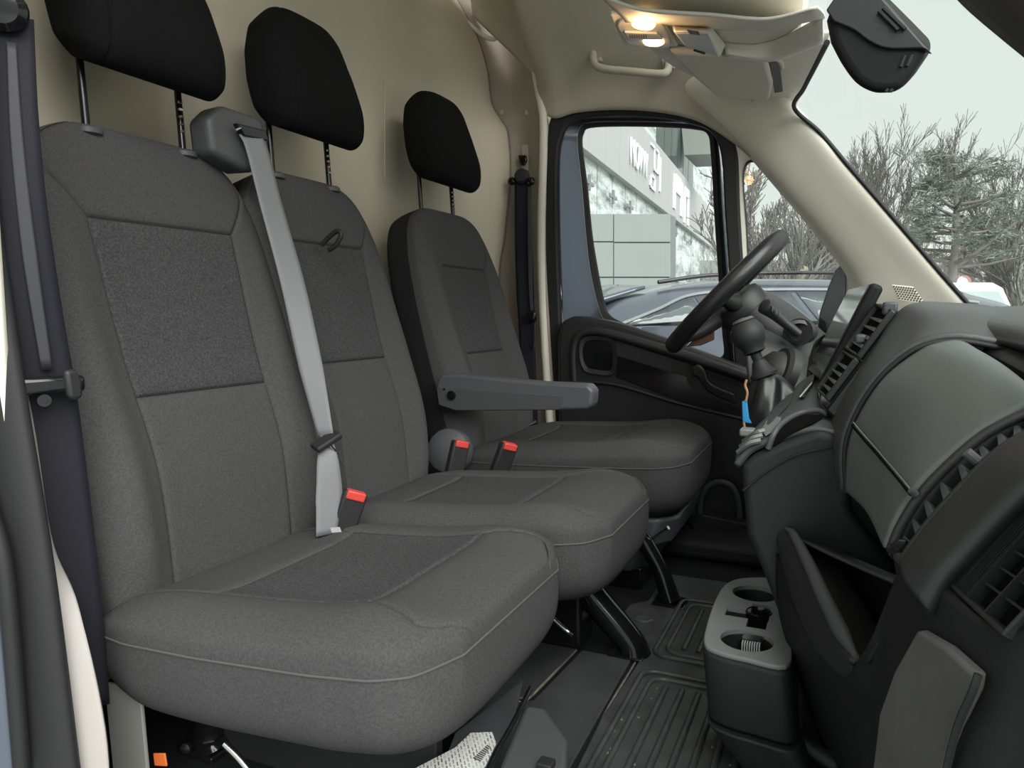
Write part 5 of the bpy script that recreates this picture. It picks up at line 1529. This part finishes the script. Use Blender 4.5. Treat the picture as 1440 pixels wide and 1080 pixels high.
for c, r in cl:
    for k in range(44):
        d = R.normal(0, 1, 3) * np.array([1, 1, .6]); d /= np.linalg.norm(d)
        o0 = c + R.normal(0, .35, 3) * r * np.array([1, 1, .5]); L = r * R.uniform(.35, .8)
        s = np.cross(d, R.normal(0, 1, 3)); s /= np.linalg.norm(s)
        i = len(NV)
        NV += [o0 - s * .018, o0 + s * .018, o0 + d * L]
        NF.append((i, i + 1, i + 2))
me = bpy.data.meshes.new('needles'); me.from_pydata([tuple(map(float, v)) for v in NV], [], NF); me.materials.append(PINEM)
no = bpy.data.objects.new('needles', me); COL.objects.link(no); no.parent = pine; no['kind'] = 'stuff'

# distant hedge line: dense twigs nobody could count
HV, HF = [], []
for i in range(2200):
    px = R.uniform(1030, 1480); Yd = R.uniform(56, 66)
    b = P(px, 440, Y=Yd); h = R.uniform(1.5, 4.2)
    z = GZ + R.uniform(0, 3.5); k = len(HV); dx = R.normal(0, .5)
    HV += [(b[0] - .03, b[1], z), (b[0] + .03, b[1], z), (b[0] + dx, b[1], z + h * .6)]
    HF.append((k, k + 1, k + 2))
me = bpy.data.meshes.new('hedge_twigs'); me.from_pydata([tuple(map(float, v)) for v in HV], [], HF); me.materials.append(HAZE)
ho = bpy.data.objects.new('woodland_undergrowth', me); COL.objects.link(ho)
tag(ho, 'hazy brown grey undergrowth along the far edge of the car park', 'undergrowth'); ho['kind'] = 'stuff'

# billboard, round sign, white van
bb = thing('billboard', 'dark roadside billboard behind the windscreen pillar', 'billboard')
slab('board', PY([(1268, 318), (1310, 318), (1310, 338), (1268, 338)], 45), (0, .3, 0), mat('billboard_grey', (.20, .21, .22), .6), bb, b=0)
slab('lower_strip', PY([(1268, 339), (1309, 339), (1309, 400), (1268, 400)], 45.1), (0, .2, 0), WHITEV, bb, b=0)
tube('pole', [PY([(1308, 320)], 45.2)[0], np.array([PY([(1308, 320)], 45.2)[0][0], 45.2, GZ])], .08, MULL, bb, seg=8)
slab('yellow_mark', PY([(1284, 338), (1295, 338), (1295, 344), (1284, 344)], 44.9), (0, .1, 0), mat('ochre', (.6, .38, .08), .6), bb, b=0)
rs = thing('round_road_sign', 'small round white road sign with a red edge beyond the pine', 'road sign')
c = P(1355, 397, Y=30)
lathe('disc', [(.22, 0), (.22, .02), (0, .02)], c, (.2, -1, 0), WHITEV, rs, 24)
ring('red_edge', [c + np.array([.2 * 0, -.03, 0]) + .24 * np.array([math.cos(a), 0, math.sin(a)]) for a in np.linspace(0, 6.283, 24, endpoint=False)], [c + np.array([0, -.03, 0]) + .18 * np.array([math.cos(a), 0, math.sin(a)]) for a in np.linspace(0, 6.283, 24, endpoint=False)], (0, .01, 0), mat('faded_red', (.55, .25, .22), .6), rs, raw=True)
tube('post', [c + np.array([0, .05, 0]), np.array([c[0], c[1] + .05, GZ])], .03, MULL, rs, seg=8)

van = thing('white_van', 'white delivery van parked beyond the windscreen', 'van')
vo_ = P(1396, 440, Y=17)
vx, vy = vo_[0], vo_[1]
prof = [(0, .35), (0, .85), (.15, 1.0), (.75, 1.15), (1.35, 1.86), (1.7, 1.98), (5.2, 2.02), (5.25, .35)]
bl_ = []
for (l, h) in prof:
    bl_.append(np.array([vx - .95, vy - .6 + 0 * l, GZ + h]) + l * np.array([-.35, .94, 0]))
slab('body', bl_, (1.80, .67, 0), WHITEV, van, b=.05)
wsd = np.array([1.80, .67, 0])
f0, f1 = bl_[3] + (bl_[4] - bl_[3]) * .08, bl_[3] + (bl_[4] - bl_[3]) * .86
nv_ = np.array([.1, -.12, .07])
hexa('windscreen', [f0 + wsd * .06, f0 + wsd * .94, f1 + wsd * .90, f1 + wsd * .10], [p + nv_ * .3 for p in (f0 + wsd * .06, f0 + wsd * .94, f1 + wsd * .90, f1 + wsd * .10)], mat('van_glass', (.30, .36, .36), .2), van, b=0)
sdn = np.array([-.03, -.01, 0])
q0 = [bl_[3] + np.array([-.10, .25, .0]), bl_[3] + np.array([-.42, 1.1, .02]), bl_[4] + np.array([-.16, .45, -.12]), bl_[4] + np.array([-.02, .08, -.12])]
hexa('side_window', q0, [p + sdn for p in q0], MATS['van_glass'], van, b=0)
for fr_ in (.12, .80):
    for s in (0, 1):
        c = bl_[0] + np.array([-.35, .94, 0]) * 5.2 * fr_ + wsd * s; c[2] = GZ + .33
        lathe('wheel', [(.1, .0), (.33, .0), (.33, .2), (.1, .2)], c, wsd * (1 if not s else -1), RUB, van, 20)

# ------------------------------------------------------------------ seat every empty at the base of its thing
bpy.context.view_layer.update()
for o in list(scene.objects):
    if o.type == 'EMPTY' and o.parent is None:
        lo_v = np.full(3, 1e9); hi_v = np.full(3, -1e9)
        for c in o.children_recursive:
            if c.type != 'MESH': continue
            for v in c.bound_box:
                wv = np.array(c.matrix_world @ Vector(v)); lo_v = np.minimum(lo_v, wv); hi_v = np.maximum(hi_v, wv)
        L = Vector(((lo_v[0] + hi_v[0]) / 2, (lo_v[1] + hi_v[1]) / 2, lo_v[2]))
        o.location = L
        for c in o.children: c.matrix_parent_inverse = Matrix.Translation(-L)
